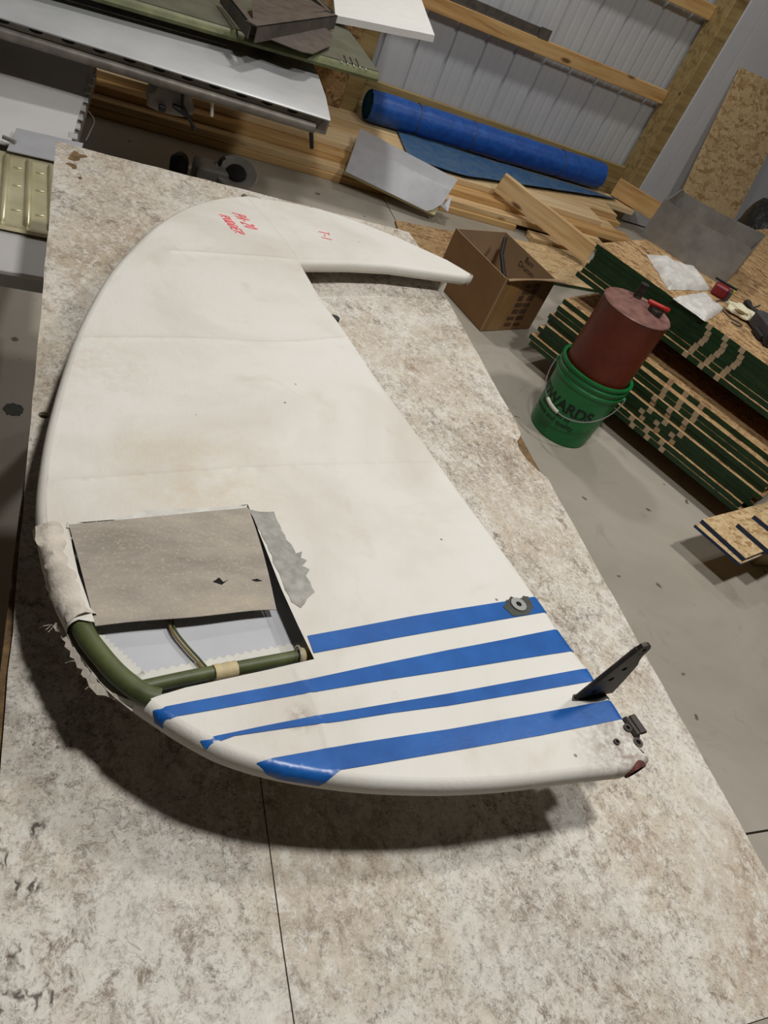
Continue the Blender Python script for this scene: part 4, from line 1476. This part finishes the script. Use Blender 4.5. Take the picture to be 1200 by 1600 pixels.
# dunnage: timbers under the lower stack and between the stacks
def dunnage(base, u, v0, v1, z0, z1, label):
    a = base + U_ * u + V_ * v0
    L = v1 - v0
    o = MB().box(0, 0.089, 0, L, 0, z1 - z0, 0.003).build('support_timber', 'treated', None, None, label=label, cat='timber', group='timbers under the panel stacks')
    o.location = a + Vector((0, 0, z0))
    o.rotation_euler = (0, 0, RZ)
for k, u in enumerate((0.12, 0.55, 1.0)):
    dunnage(LB, u, 0.30, 2.3, 0.0005, 0.0915, 'support timber under the lower panel stack, ' + ['nearest the box', 'in the middle', 'nearest the viewer'][k])
zl = 0.092 + 10 * (TH + 0.0012)
for k, u in enumerate((0.06, 0.52, 0.98)):
    dunnage(UB, u, 0.32, 2.3, zl + 0.0003, 0.4205, 'support timber between the two panel stacks, ' + ['nearest the box', 'in the middle', 'nearest the viewer'][k])

# blue-edged strand board offcuts overhanging by the aisle
def offcut(pts, z, th, label):
    flat_sheet('blue_edged_offcut', pts, z, th, ['osb_pale', 'blueedge'], label, 'board', 'blue-edged offcuts')
o1 = Vector((2.235, 1.468)); o2 = Vector((2.328, 1.285))
du = (o2 - o1)
dv = Vector((0.878, 0.479)) * 1.0
pa2 = [o1, o2 + du * 0.02, o2 + Vector((0.75, 0.24)), o1 + Vector((0.75, 0.22))]
offcut([tuple(p) for p in pa2], 0.122, 0.012, 'lowest blue-edged strand board offcut jutting over the aisle')
pb2 = [p + Vector((0.030, 0.012)) for p in pa2]
pb2[1] = pb2[1] + Vector((-0.012, 0.0))
offcut([tuple(p) for p in pb2], 0.1345, 0.018, 'middle blue-edged strand board offcut with a clean tan face')
pc2 = [Vector((2.42, 1.455)), Vector((2.50, 1.285)), Vector((3.10, 1.50)), Vector((3.02, 1.68))]
offcut([tuple(p) for p in pc2], 0.1535, 0.018, 'topmost blue-edged strand board offcut at the frame edge')
pd2 = [Vector((2.52, 1.49)), Vector((2.57, 1.40)), Vector((3.12, 1.60)), Vector((3.07, 1.70))]
offcut([tuple(p) for p in pd2], 0.172, 0.018, 'small blue-edged strand board on top of the other offcuts')
MB().box(2.62, 2.95, 1.40, 1.55, 0.0, 0.1215, 0.004).build('support_block', 'treated', None, (2.78, 1.58, 0), label='wooden block holding up the blue-edged offcuts', cat='block')

# ================================================================ bucket and fuel can
bx, by = 2.012, 2.136
t = thing('plastic_bucket', 'green plastic bucket with dark lettering and a wire handle', 'bucket', (bx, by, 0))
HB = 0.325
def rad(z):
    return 0.130 + 0.022 * z / HB
prof = [(0.0, 0.004), (0.126, 0.0), (0.130, 0.004)]
prof += [(rad(z), z) for z in (0.05, 0.12, 0.2, 0.255)]
prof += [(rad(0.26) + 0.005, 0.258), (rad(0.26) + 0.006, 0.27), (rad(0.275), 0.274), (rad(0.29), 0.288), (rad(0.29) + 0.006, 0.291), (rad(0.29) + 0.007, 0.300), (rad(0.3), 0.304), (rad(0.31), 0.314), (rad(0.32) + 0.006, 0.317), (rad(0.32) + 0.006, HB), (0.144, HB), (0.143, HB - 0.02), (0.143, HB - 0.03), (0.0, HB - 0.03)]
MB().lathe(prof, bx, by, 48).build('bucket_body', 'green', t, smooth=True)
ca = math.atan2(-by, -bx)
a0 = ca + 0.75
hand = []
R0 = rad(0.25) + 0.012
for k in range(29):
    th = math.pi * k / 28
    # bail from ear to ear, dropped against the front
    side = math.cos(th)
    q = math.sin(th)
    ang = ca - 0.10
    ex, ey = math.cos(ang + math.pi / 2), math.sin(ang + math.pi / 2)
    fx, fy = math.cos(ang), math.sin(ang)
    hand.append(Vector((bx + ex * side * (R0 + 0.004) + fx * q * 0.182, by + ey * side * (R0 + 0.004) + fy * q * 0.182, 0.268 - 0.118 * q ** 0.8)))
MB().tube(hand, 0.0026, 6).build('wire_handle', 'bail', t, smooth=True)
MB().tube([hand[k] for k in range(15, 20)], 0.0075, 10).build('handle_grip', 'whiteplastic', t, smooth=True)
for k in (0, 28):
    p = hand[k]
    MB().tube([(bx + (p.x - bx) * 0.92, by + (p.y - by) * 0.92, p.z), p], 0.012, 10).build('ear', 'green', t)
def wraptext(txt, size, ang, z, bold=0.0):
    vs, fs = text_mesh(txt, size, bold)
    o = []
    for p in vs:
        zz = z + p.y
        r = rad(zz) + 0.0008
        th = ang + p.x / r
        o.append((bx + r * math.cos(th), by + r * math.sin(th), zz))
    MB().add(o, fs).build('lettering', 'inkgreen', t, label='dark green printed lettering')
wraptext('EDWARDS', 0.066, ca - 0.38, 0.146, 0.0022)
wraptext('committed to', 0.030, ca - 0.42, 0.114, 0.0006)
wraptext('service and quality', 0.030, ca - 0.42, 0.082, 0.0006)

cz = HB - 0.0285
t = thing('fuel_can', 'round rusty red metal fuel can standing in the green bucket', 'fuel can', (bx, by, cz))
HC = 0.30
prof = [(0.0, cz), (0.133, cz), (0.137, cz + 0.004), (0.137, cz + HC - 0.004), (0.1385, cz + HC)]
MB().lathe(prof, bx, by, 48).build('can_body', 'red', t, smooth=True)
MB().lathe([(0.1385, cz + HC), (0.141, cz + HC + 0.003), (0.1385, cz + HC + 0.006), (0.134, cz + HC + 0.003), (0.10, cz + HC + 0.004), (0.06, cz + HC + 0.012), (0.0, cz + HC + 0.016)], bx, by, 48).build('can_top', 'redtop', t, smooth=True)
# cap with grip bar towards the right, spout behind
fx_, fy_ = 0.8, -0.6
cpx, cpy = bx + 0.068 * 0.94, by - 0.068 * 0.34
MB().lathe([(0.0, cz + HC + 0.03), (0.026, cz + HC + 0.03), (0.029, cz + HC + 0.026), (0.029, cz + HC + 0.002)], cpx, cpy, 22).build('cap', 'darksteel', t, smooth=True)
gp = Vector((cpx, cpy, cz + HC + 0.042))
gd = Vector((0.88, -0.47, 0))
MB().tube([gp - gd * 0.045, gp - gd * 0.04, gp + gd * 0.04, gp + gd * 0.045], [0.006, 0.0095, 0.0095, 0.006], 12).build('grip', 'redgrip', t, smooth=True)
for s_ in (-1, 1):
    MB().tube([gp + gd * 0.03 * s_, gp + gd * 0.028 * s_ + Vector((0, 0, -0.025))], 0.003, 6).build('grip_bracket', 'redgrip', t)
sx, sy = bx + 0.055, by + 0.095
MB().tube([(sx, sy, cz + HC + 0.004 + 0.0065 * k) for k in range(10)], [0.018 if k % 2 else 0.016 for k in range(10)], 16).build('spout', 'darksteel', t, smooth=True, label='threaded spout')
MB().tube([(bx - 0.02, by + 0.05, cz + HC + 0.012), (bx + 0.0, by + 0.04, cz + HC + 0.03), (bx + 0.03, by + 0.01, cz + HC + 0.03), gp - gd * 0.04], 0.0012, 5).build('chain_wire', 'darksteel', t)

# ================================================================ things on the upper panel stack
# bent galvanised sheet standing as an open collar
t = thing('sheet_metal_collar', 'bent grey sheet metal collar standing on the upper panel stack', 'sheet metal', (2.85, 3.0, ZU))
A = Vector((2.564, 2.989, ZU)); B = Vector((2.866, 2.638, ZU))
def rloop(off, z):
    a, b = A + Vector((0, 0, z)), B + Vector((0, 0, z))
    w = Vector((0.33, 0.285, 0))
    pts = [a + w * 0.06 + Vector((-0.004, 0.004, 0)), a, a.lerp(b, .03), a.lerp(b, .25) + Vector((0.004, 0.006, 0)), a.lerp(b, .5) - Vector((0.004, 0.0, 0)), a.lerp(b, .75) + Vector((.004, .002, 0)), a.lerp(b, .97), b,
           b + w * 0.10, b + w * 0.5, b + w * 0.9, b + w, b.lerp(a, .3) + w, b.lerp(a, .6) + w * 1.01, a + w, a + w * 0.94 + Vector((-0.01, 0.01, 0)), a + w * 0.5, a + w * 0.2]
    return pts
lean = Vector((0.015, 0.0, 0))
rows = []
HT = 0.185
lp = rloop(0, 0)
lp = lp + [lp[0]]
for i in range(4):
    v = i / 3
    rows.append([p + Vector((0, 0, HT * v * (1 + 0.06 * math.sin(k * 1.3)))) + lean * v for k, p in enumerate(lp)])
MB().grid(rows, 0.003).build('sheet', 'galv', t)

def lump(name, mat, cx, cy, z, sx, sy, sz, rot, seed, label, cat, power=0.6, amp=0.18, parent=None, group=None):
    vs, fs = [], []
    n, m = 22, 11
    for i in range(m + 1):
        ph = math.pi * i / m - math.pi / 2
        for k in range(n):
            th = 2 * math.pi * k / n
            cth, sth = math.cos(th), math.sin(th)
            px = math.copysign(abs(math.cos(ph)) ** 0.5, 1) * math.copysign(abs(cth) ** power, cth)
            py = abs(math.cos(ph)) ** 0.5 * math.copysign(abs(sth) ** power, sth)
            pz = math.copysign(abs(math.sin(ph)) ** 0.8, math.sin(ph))
            d = 1 + amp * mnoise.noise(Vector((px * 1.8 + seed, py * 1.8, pz * 1.5)))
            X, Y = px * sx * d, py * sy * d
            Z = max(-1, pz) * sz * (d if pz > 0 else 1)
            vs.append((cx + X * math.cos(rot) - Y * math.sin(rot), cy + X * math.sin(rot) + Y * math.cos(rot), z + sz + Z))
    for i in range(m):
        for k in range(n):
            fs.append((i * n + k, i * n + (k + 1) % n, (i + 1) * n + (k + 1) % n, (i + 1) * n + k))
    mb = MB().add(vs, fs)
    if parent is not None:
        return mb.build(name, mat, parent, smooth=True)
    return mb.build(name, mat, None, (cx, cy, z), smooth=True, label=label, cat=cat, group=group)

def packet(quad, z, h, seed, label):
    a, b_, c_, d_ = [Vector((p[0], p[1], z)) for p in quad]
    n = 22
    top, bot = [], []
    for i in range(n):
        v = i / (n - 1)
        rt, rb2 = [], []
        for j in range(n):
            u = j / (n - 1)
            p = a.lerp(b_, u).lerp(d_.lerp(c_, u), v)
            e = min(u, 1 - u, v, 1 - v)
            edge = min(1.0, e / 0.14)
            w = mnoise.noise(Vector((u * 4 + seed, v * 4, 0.3))) * 0.35 + abs(mnoise.noise(Vector((u * 9 + seed, v * 5, 1.3)))) * 0.35
            wob = Vector((mnoise.noise(Vector((u * 5, v * 5, seed))), mnoise.noise(Vector((u * 5, v * 5, seed + 9))), 0)) * 0.008 * (1 - edge)
            rt.append(p + wob + Vector((0, 0, 0.001 + h * (edge ** 0.5) * (0.75 + w))))
            rb2.append(p + wob + Vector((0, 0, 0.0004)))
        top.append(rt)
        bot.append(rb2)
    m = MB().grid(top)
    m.grid(bot)
    bd = lambda g: g[0] + [r[-1] for r in g[1:]] + g[-1][-2::-1] + [r[0] for r in g[-2:0:-1]]
    t_, b2 = bd(top), bd(bot)
    k = len(t_)
    m.add(t_ + b2, [(i, (i + 1) % k, k + (i + 1) % k, k + i) for i in range(k)])
    m.build('plastic_bag', 'bag', None, tuple(a), smooth=True, label=label, cat='bag', group='plastic bags')
packet([(2.46, 2.76), (2.735, 2.745), (2.70, 2.535), (2.375, 2.425)], ZU, 0.034, 1.0, 'large folded clear plastic bag in front of the metal collar')
packet([(2.345, 2.345), (2.60, 2.475), (2.655, 2.36), (2.43, 2.20)], ZU, 0.026, 5.0, 'smaller plastic bag hanging at the edge of the upper panel stack')
lump('cloth_rag', 'cloth', 2.735, 2.345, ZU, 0.062, 0.045, 0.020, RZ + 0.5, 7.0, 'crumpled cream cloth rag between the plastic bag and the black case', 'cloth', 1.0, 0.6)
# red clamp tool
t = thing('red_tool', 'small dark red plastic tool with a yellow tip beside the plastic bags', 'tool', (2.73, 2.50, ZU))
Mt = frame((2.725, 2.505, ZU + 0.03), U_ + V_ * 0.3, (0, 0, 1))
MB().box(-0.035, 0.035, -0.026, 0.026, -0.03, 0.022, 0.008, mat=Mt).build('body', 'redtool', t)
MB().box(0.033, 0.05, -0.024, 0.03, -0.03, 0.018, 0.004, mat=Mt).build('face', 'charcoal', t)
MB().box(-0.05, 0.06, 0.020, 0.028, 0.022, 0.032, 0.002, mat=Mt).build('lever', 'black', t)
MB().box(0.046, 0.058, 0.018, 0.034, 0.0, 0.022, 0.003, mat=Mt).build('tip', 'yellow', t)
MB().tube(smooth_line([(2.875, 2.475, ZU + 0.016), (2.862, 2.44, ZU + 0.02), (2.858, 2.40, ZU + 0.018), (2.875, 2.35, ZU + 0.016)], 14), [0.012, 0.017, 0.018, 0.016, 0.013, 0.012, 0.012, 0.013, 0.014, 0.016, 0.017, 0.017, 0.016, 0.014], 10).build('hand_drill_handle', 'black', None, (2.865, 2.41, ZU), smooth=True, label='black rubber grip lying on the strand board by the cloth rag', cat='tool')
MB().tube(smooth_line([(2.62, 2.255, ZU + 0.004), (2.64, 2.23, ZU + 0.004), (2.68, 2.25, ZU + 0.005), (2.645, 2.30, ZU + 0.004), (2.665, 2.43, ZU + 0.004), (2.80, 2.47, ZU + 0.004), (2.90, 2.46, ZU + 0.004), (3.02, 2.52, ZU + 0.004)], 40), 0.0028, 6).build('thin_cable', 'charcoal', None, (2.7, 2.35, ZU), smooth=True, label='thin dark cable winding around the cream cloth rag', cat='cable')
t = thing('black_case', 'charcoal tool case with a grey label at the right frame edge', 'case', (2.75, 2.18, ZU))
Mt = frame((2.80, 2.175, ZU), (1, -0.25, 0), (0, 0, 1))
MB().box(-0.085, 0.14, -0.085, 0.10, 0.0, 0.075, 0.012, mat=Mt).build('shell', 'charcoal', t)
MB().box(-0.09, -0.02, -0.10, -0.075, 0.0, 0.05, 0.005, mat=Mt).build('latch', 'black', t)
MB().box(-0.075, -0.005, -0.104, -0.099, 0.008, 0.045, 0.001, mat=Mt).build('case_label', 'greyplastic', t)
MB().box(-0.10, -0.06, -0.06, 0.02, 0.0, 0.03, 0.006, mat=Mt).build('strap', 'black', t)
lump('black_bag', 'blackbag', 4.68, 4.22, 0.0, 0.30, 0.26, 0.34, 0.4, 11.0, 'black plastic bag heaped on the floor beyond the sheet metal collar', 'bag', 0.9, 0.22)

# ================================================================ airplane panels beyond and left of the table
# spacer timbers between the white wing and the grey panel (out of sight)
for x, l in ((-0.35, 'timber spacer under the middle of the grey wing panel'), (-1.1, 'timber spacer under the left end of the grey wing panel')):
    MB().box(x - 0.045, x + 0.045, 2.9, 3.36, 0.512, 0.6335, 0.004).build('spacer_timber', 'pine2', None, (x, 3.1, 0.512), label=l, cat='timber', group='spacer timbers')

# grey wing panel
t = thing('wing_panel', 'long pale grey aluminium wing panel with rivet rows and a notched front edge', 'wing panel', (0.0, 3.2, 0.633))
ZT = 0.70
rows = []
for x in [-1.4 + 0.08 * k for k in range(29)]:
    if x > 0.86:
        break
    rows.append(x)
rows.append(0.888)
g_ = []
for x in rows:
    e = max(0, (x - 0.80))
    f = (x + 1.4) / 2.288
    g_.append([(x + 0.0, 2.862, ZT - 0.004), (x, 2.868, ZT), (x + 0.03 * f, 3.1, ZT + 0.004), (x + 0.05 * f, 3.35, ZT + 0.005), (x + 0.066 * f, 3.63, ZT + 0.001)])
MB().grid(g_, 0.006).build('top_skin', 'alu', t, smooth=True)
MB().box(-1.4, 0.90, 2.90, 3.62, 0.634, 0.692, 0.004).build('core', 'alu_dull', t)
# rolled lower edge set back under the skin, flat near-black ovals painted for the shaded gaps between
MB().tube([(-1.4, 2.885, 0.653), (0.845, 2.885, 0.653)], 0.019, 14).build('rolled_edge', 'alu_dull', t, smooth=True)
MB().tube([(0.845, 2.885, 0.653), (0.848, 2.885, 0.653)], 0.009, 12).build('tube_hole', 'hole', t)
MB().box(-1.4, 0.86, 2.879, 2.90, 0.674, 0.692).build('notch_strip', 'alu_dull', t)
for k in range(19):
    x = -0.85 + k * 0.094
    if x > 0.84:
        break
    MB().add([(x + 0.020 * math.cos(a), 2.8775, 0.6885 + 0.0065 * math.sin(a)) for a in [j * math.pi / 8 for j in range(16)]], [tuple(range(16))]).build('notch', 'hole', t)
# rivet rows
mb = MB()
def rivet(x, y, r=0.0035):
    mb.add([(x + r * math.cos(a), y + r * math.sin(a), ZT + 0.0048) for a in [j * math.pi / 4 for j in range(8)]] + [(x, y, ZT + 0.0068)], [(j, (j + 1) % 8, 8) for j in range(8)])
random.seed(5)
for x in [-0.3 + 0.027 * k for k in range(44)]:
    if random.random() < 0.75:
        rivet(x, 2.905 + random.uniform(-.001, .001))
for xr in (0.34, 0.62, 0.06, -0.22):
    for k in range(7):
        rivet(xr + random.uniform(-.002, .002), 2.95 + 0.035 * k)
        if k % 2:
            rivet(xr + 0.025, 2.94 + 0.035 * k)
o_ = mb.build('rivets', 'alu_dull', t)
o_['kind'] = 'stuff'
MB().tube([(0.832, 2.90, 0.66), (0.872, 2.935, 0.565)], 0.008, 8).build('strut', 'black', t)
MB().tube([(0.47, 2.89, 0.64), (0.478, 2.90, 0.585)], 0.006, 8).build('drain_tube', 'whiteplastic', t)

# olive panel lying across the back of it
t = thing('olive_wing_panel', 'olive green primed wing panel lying on the grey wing panel', 'wing panel', (0.5, 3.6, 0.706))
def oz(x, y, w):
    return 0.716 + w
L0, L1 = Vector((-1.2, 2.93, 0)), Vector((1.194, 3.377, 0))
bk = Vector((-0.03, 1.1, 0))
prof = [(0.02, 0.034), (-0.004, 0.040), (-0.010, 0.050), (-0.002, 0.062), (0.02, 0.070)]
rows = []
for k in range(25):
    p = L0.lerp(L1, k / 24)
    rows.append([(p.x + bk.x * a, p.y + 0.84 * a, 0.716 + z) for a, z in prof])
MB().grid(rows, 0.002).build('leading_edge', 'olive_edge', t, smooth=True)
rows = []
for k in range(25):
    p = L0.lerp(L1, k / 24)
    rows.append([(p.x + bk.x * a, p.y + bk.y * a, 0.716 + z) for a, z in ((0.017, 0.0705), (0.3, 0.076), (0.7, 0.074), (1.0, 0.062))])
MB().grid(rows, 0.004).build('upper_skin', 'olive', t, smooth=True)
rows = [[(L1.x - 0.03 * a, L1.y + 1.1 * a, 0.752), (L1.x - 0.03 * a, L1.y + 1.1 * a, 0.717 + 0.066)] for a in (0.01, 0.5, 1.0)]
MB().grid(rows, 0.003).build('end_cap', 'olive_edge', t)
MB().box(-1.0, 1.12, 3.45, 3.6, 0.746, 0.750).build('lower_skin', 'olive', t)
for x in (-0.9, 0.1, 0.7):
    MB().box(x, x + 0.08, 3.5, 3.58, 0.709, 0.7455, 0.002).build('standoff', 'olive', t)
for k in range(5):
    p = L0.lerp(L1, 0.925 + 0.012 * k)
    MB().tube([(p.x, p.y + 0.012, 0.788), (p.x + 0.001, p.y + 0.004, 0.782)], 0.005, 8).build('rivet', 'zinc', t)
    if k in (1, 2, 3):
        MB().tube([(p.x - 0.004, p.y + 0.01, 0.790), (p.x, p.y + 0.09, 0.794)], 0.0022, 5).build('pin', 'darksteel', t)

# brown metal frame on top of the olive panel
t = thing('metal_frame', 'bent brown grey sheet metal frame lying on the olive panel', 'metal frame', (0.8, 3.4, 0.8060))
def rail(a, b, w=0.03, h=0.05):
    a, b = Vector(a), Vector(b)
    Mx = frame(a, b - a, (0, 0, 1))
    m = MB()
    L = (b - a).length
    m.box(0, L, -w / 2, w / 2, h - 0.004, h, mat=Mx)
    m.box(0, L, -w / 2, -w / 2 + 0.004, 0, h, mat=Mx)
    m.build('rail', 'brown_metal', t)
rail((0.54, 3.52, 0.8060), (0.60, 3.13, 0.8060))
rail((0.59, 3.12, 0.8060), (1.05, 3.80, 0.8160), 0.05, 0.055)
rail((1.03, 3.78, 0.8160), (0.98, 4.12, 0.8160))
rows = [[(0.60, 3.16, 0.8510), (1.02, 3.79, 0.8660)], [(0.66, 3.6, 0.8410), (0.93, 4.05, 0.8460)]]
MB().grid(rows, 0.003).build('web_plate', 'brown_metal', t)
rows = [[(0.68, 3.22, 0.8080), (1.0, 3.70, 0.8160)], [(0.8060, 3.20, 0.8060), (1.03, 3.64, 0.8110)], [(0.86, 3.23, 0.8050), (0.98, 3.45, 0.8060)]]
MB().grid(rows, 0.003).build('gusset', 'brown_metal', t, smooth=True)

# white foam board resting over the olive panel
q0, q1 = Vector((1.10, 3.93, 0.833)), Vector((1.58, 3.895, 0.908))
q2, q3 = q1 + Vector((0.17, 1.0, 0.06)), q0 + Vector((0.17, 1.0, 0.06))
rows = []
for i in range(7):
    rows.append([q0.lerp(q1, j / 6).lerp(q3.lerp(q2, j / 6), i / 6) + Vector((0, 0, 0.002 * mnoise.noise(Vector((i, j, 0.5))))) for j in range(7)])
MB().grid(rows, 0.03).build('foam_board', 'foam', None, tuple(q0), label='bright white foam board resting on the olive panel at the top', cat='foam board')

# paper bag and black bracket hanging under the wing panel
t = thing('paper_bag', 'crumpled off-white bag hanging under the grey wing panel', 'bag', (0.36, 2.96, 0.53))
lump('bag_body', 'paper', 0.335, 2.97, 0.530, 0.078, 0.028, 0.047, 0.05, 21.0, None, None, 0.5, 0.3, parent=t)
t = thing('black_bracket', 'black pivoting bracket arm below the hanging bag', 'bracket', (0.38, 2.93, 0.50))
MB().tube([(0.372, 2.925, 0.625), (0.376, 2.925, 0.585), (0.43, 2.93, 0.518)], 0.006, 8).build('arm', 'black', t)
MB().tube([(0.345, 2.925, 0.575), (0.37, 2.925, 0.568), (0.41, 2.93, 0.548)], [0.008, 0.011, 0.007], 8).build('lever', 'black', t)
MB().box(0.30, 0.325, 2.915, 2.935, 0.545, 0.565, 0.003).build('clamp', 'black', t)
MB().tube([(0.426, 2.93, 0.522), (0.434, 2.93, 0.513)], 0.009, 8).build('tip', 'black', t)

# ---------------------------------------------------------------- left of the table
t = thing('low_bench', 'low wooden bench under the white panels left of the table', 'bench', (-0.6, 2.5, 0))
MB().box(-1.3, -0.22, 1.85, 3.25, 0.40, 0.425, 0.003).build('bench_top', 'osb', t)
for x in (-1.25, -0.32):
    for y in (1.95, 3.15):
        MB().box(x, x + 0.06, y - 0.03, y + 0.03, 0, 0.399, 0.003).build('leg', 'pine2', t)

t = thing('white_wing', 'large white painted wing section with a flanged end beyond the table corner', 'wing panel', (-0.4, 2.9, 0.43))
rows = []
for i in range(15):
    y = 2.44 + 0.068 * i
    xr = 0.028 + (y - 2.6) * 0.086
    row = []
    for j in range(19):
        x = -1.2 + (xr + 1.2) * j / 18
        z = 0.5 + 0.006 * math.exp(-((y - 2.83 + 0.12 * (x + 0.1)) / 0.04) ** 2) + 0.003 * math.sin(x * 9 + y * 5)
        z -= 0.007 * math.exp(-((x + 0.02) / 0.05) ** 2 - ((y - 2.62) / 0.08) ** 2)
        row.append((x, y, z))
    rows.append(row)
MB().grid(rows, 0.004).build('top_skin', 'white_skin', t, smooth=True)
MB().box(-1.2, 0.0, 2.46, 3.38, 0.4255, 0.488).build('core', 'alu_dull', t)
rows = [[(0.026 + (y - 2.6) * 0.086 + dx, y, z) for dx, z in ((0, 0.494), (0.012, 0.486), (0.014, 0.44))] for y in [2.45 + 0.06 * k for k in range(16)]]
MB().grid(rows, 0.002).build('end_flange', 'alu_dull', t)
for k in range(8):
    y = 2.62 + 0.085 * k
    x = 0.034 + (y - 2.6) * 0.086
    MB().box(x - 0.018, x + 0.008, y - 0.02, y + 0.02, 0.496, 0.501).build('flange_tab', 'alu', t)
MB().tube(smooth_line([(0.075, 2.90, 0.485), (0.095, 2.86, 0.475), (0.085, 2.80, 0.46), (0.072, 2.76, 0.44)], 12), 0.002, 6).build('wire_loop', 'bail', t)

MB().grid([[(-0.14, 2.375, 0.509), (0.045, 2.385, 0.509)], [(-0.125, 2.53, 0.515), (0.06, 2.545, 0.515)]], 0.003).build('sheet_offcut', 'grey_sheet', None, (-0.05, 2.47, 0.51), label='small pale grey sheet tucked behind the gold panel', cat='sheet')
t = thing('white_door_sheet', 'flat white sheet under the gold ribbed sheet', 'sheet', (-0.4, 2.0, 0.43))
MB().box(-0.9, 0.04, 1.765, 2.40, 0.474, 0.486, 0.002).build('upper_leaf', 'white_skin', t)
MB().box(-0.88, 0.035, 1.79, 2.40, 0.4255, 0.473, 0.002).build('lower_leaf', 'alu', t)

# gold ribbed sheet
t = thing('gold_ribbed_sheet', 'gold coloured ribbed metal sheet on the white panel left of the table', 'metal sheet', (-0.3, 2.17, 0.493))
rows = [[(x, y, z) for x in (-0.75, -0.4, 0.045)] for y, z in ((1.945, 0.494), (1.953, 0.500), (1.97, 0.4965), (2.39, 0.4965))]
MB().grid(rows, 0.0015).build('sheet', 'gold', t)
fl_x = [-0.024 - 0.0572 * k for k in range(11)] + [0.030]
for x in fl_x:
    pts = [(x - 0.004 + 0.0, 1.972, 0.4965), (x - 0.002, 1.985, 0.500), (x - 0.0 - 0.0, 2.16, 0.501), (x - 0.012 * 0, 2.355, 0.501), (x, 2.368, 0.4965)]
    MB().tube([(p[0] + (p[1] - 2.37) * -0.045, p[1], p[2] - 0.003) for p in pts], [0.003, 0.0095, 0.0098, 0.0095, 0.003], 12).build('flute', 'gold', t, smooth=True)
for i, x in enumerate(fl_x[:-1]):
    for y in (2.05, 2.19, 2.30):
        xx = x - 0.0286 + (y - 2.37) * -0.045
        MB().tube([(xx - 0.013, y, 0.4965), (xx - 0.009, y, 0.498), (xx + 0.009, y, 0.498), (xx + 0.013, y, 0.4965)], [0.001, 0.0028, 0.0028, 0.001], 8).build('bead', 'gold', t, smooth=True)
MB().tube([(-0.155, 2.44, 0.516), (-0.12, 2.425, 0.516)], 0.006, 8).build('bright_rod', 'chrome', None, (-0.14, 2.43, 0.51), label='short bright metal rod at the left frame edge', cat='rod')

# ---------------------------------------------------------------- on the floor beyond the table
t = thing('floor_machine', 'grey floor machine with a chrome rimmed disc beyond the table edge', 'machine', (0.72, 3.72, 0))  # unidentified machine, only its outline and disc are modelled
dx_, dy_ = 0.78, 3.74
Md = frame((0.775, 3.70, 0.10), (1, 0, 0), (-0.15, -0.45, 1))
def dlathe(prof, name, mat, n=28):
    vs, fs = [], []
    for r, z in prof:
        for k in range(n):
            a = 2 * math.pi * k / n
            vs.append(Md @ Vector((r * math.cos(a), r * math.sin(a), z)))
    for i in range(len(prof) - 1):
        for k in range(n):
            fs.append((i * n + k, i * n + (k + 1) % n, (i + 1) * n + (k + 1) % n, (i + 1) * n + k))
    MB().add(vs, fs).build(name, mat, t, smooth=True)
dlathe([(0.0, -0.02), (0.095, -0.02), (0.105, 0.0), (0.10, 0.008), (0.085, 0.004), (0.05, -0.004)], 'rim', 'chrome')
dlathe([(0.052, -0.003), (0.045, 0.012), (0.02, 0.016), (0.0, 0.016)], 'hub', 'black')
MB().box(0.58, 0.74, 3.66, 3.80, 0.0, 0.10, 0.01).build('motor_housing', 'greyplastic', t)
MB().tube([(0.775, 3.72, 0.0), (0.775, 3.71, 0.09)], 0.05, 14).build('pedestal', 'greyplastic', t)
MB().tube([(0.695, 3.73, 0.10), (0.70, 3.73, 0.135), (0.715, 3.735, 0.145)], 0.009, 8).build('switch', 'black', t)
lump('knob_shape', 'black', 0.505, 3.68, 0.0, 0.045, 0.04, 0.065, 0.3, 3.0, 'black rounded knob shape standing on the floor left of the machine', 'knob shape', 1.0, 0.1)  # unidentified black object, modelled as a plain knob
MB().tube([(0.16, 3.05 + 0.36, 0.012), (0.235, 3.43, 0.012)], [0.011, 0.010], 8).build('beige_tube', 'beige', None, (0.2, 3.42, 0.0), smooth=True, label='short beige tube on the floor behind the table corner', cat='tube')

# oil stain beads on the left floor: flat dark spill
random.seed(9)
po = []
for k in range(26):
    a = 2 * math.pi * k / 26
    r = 1 + 0.45 * mnoise.noise(Vector((math.cos(a) * 2.2, math.sin(a) * 2.2, 4)))
    po.append((-0.072 + 0.026 * r * math.cos(a), 1.845 + 0.028 * r * math.sin(a)))
MB().prism(po, 0.0, 0.0008).build('oil_stain', 'glue', fl, label='dark oil stain on the concrete')

# clean helper properties
for o in bpy.data.objects:
    if '_o' in o:
        del o['_o']
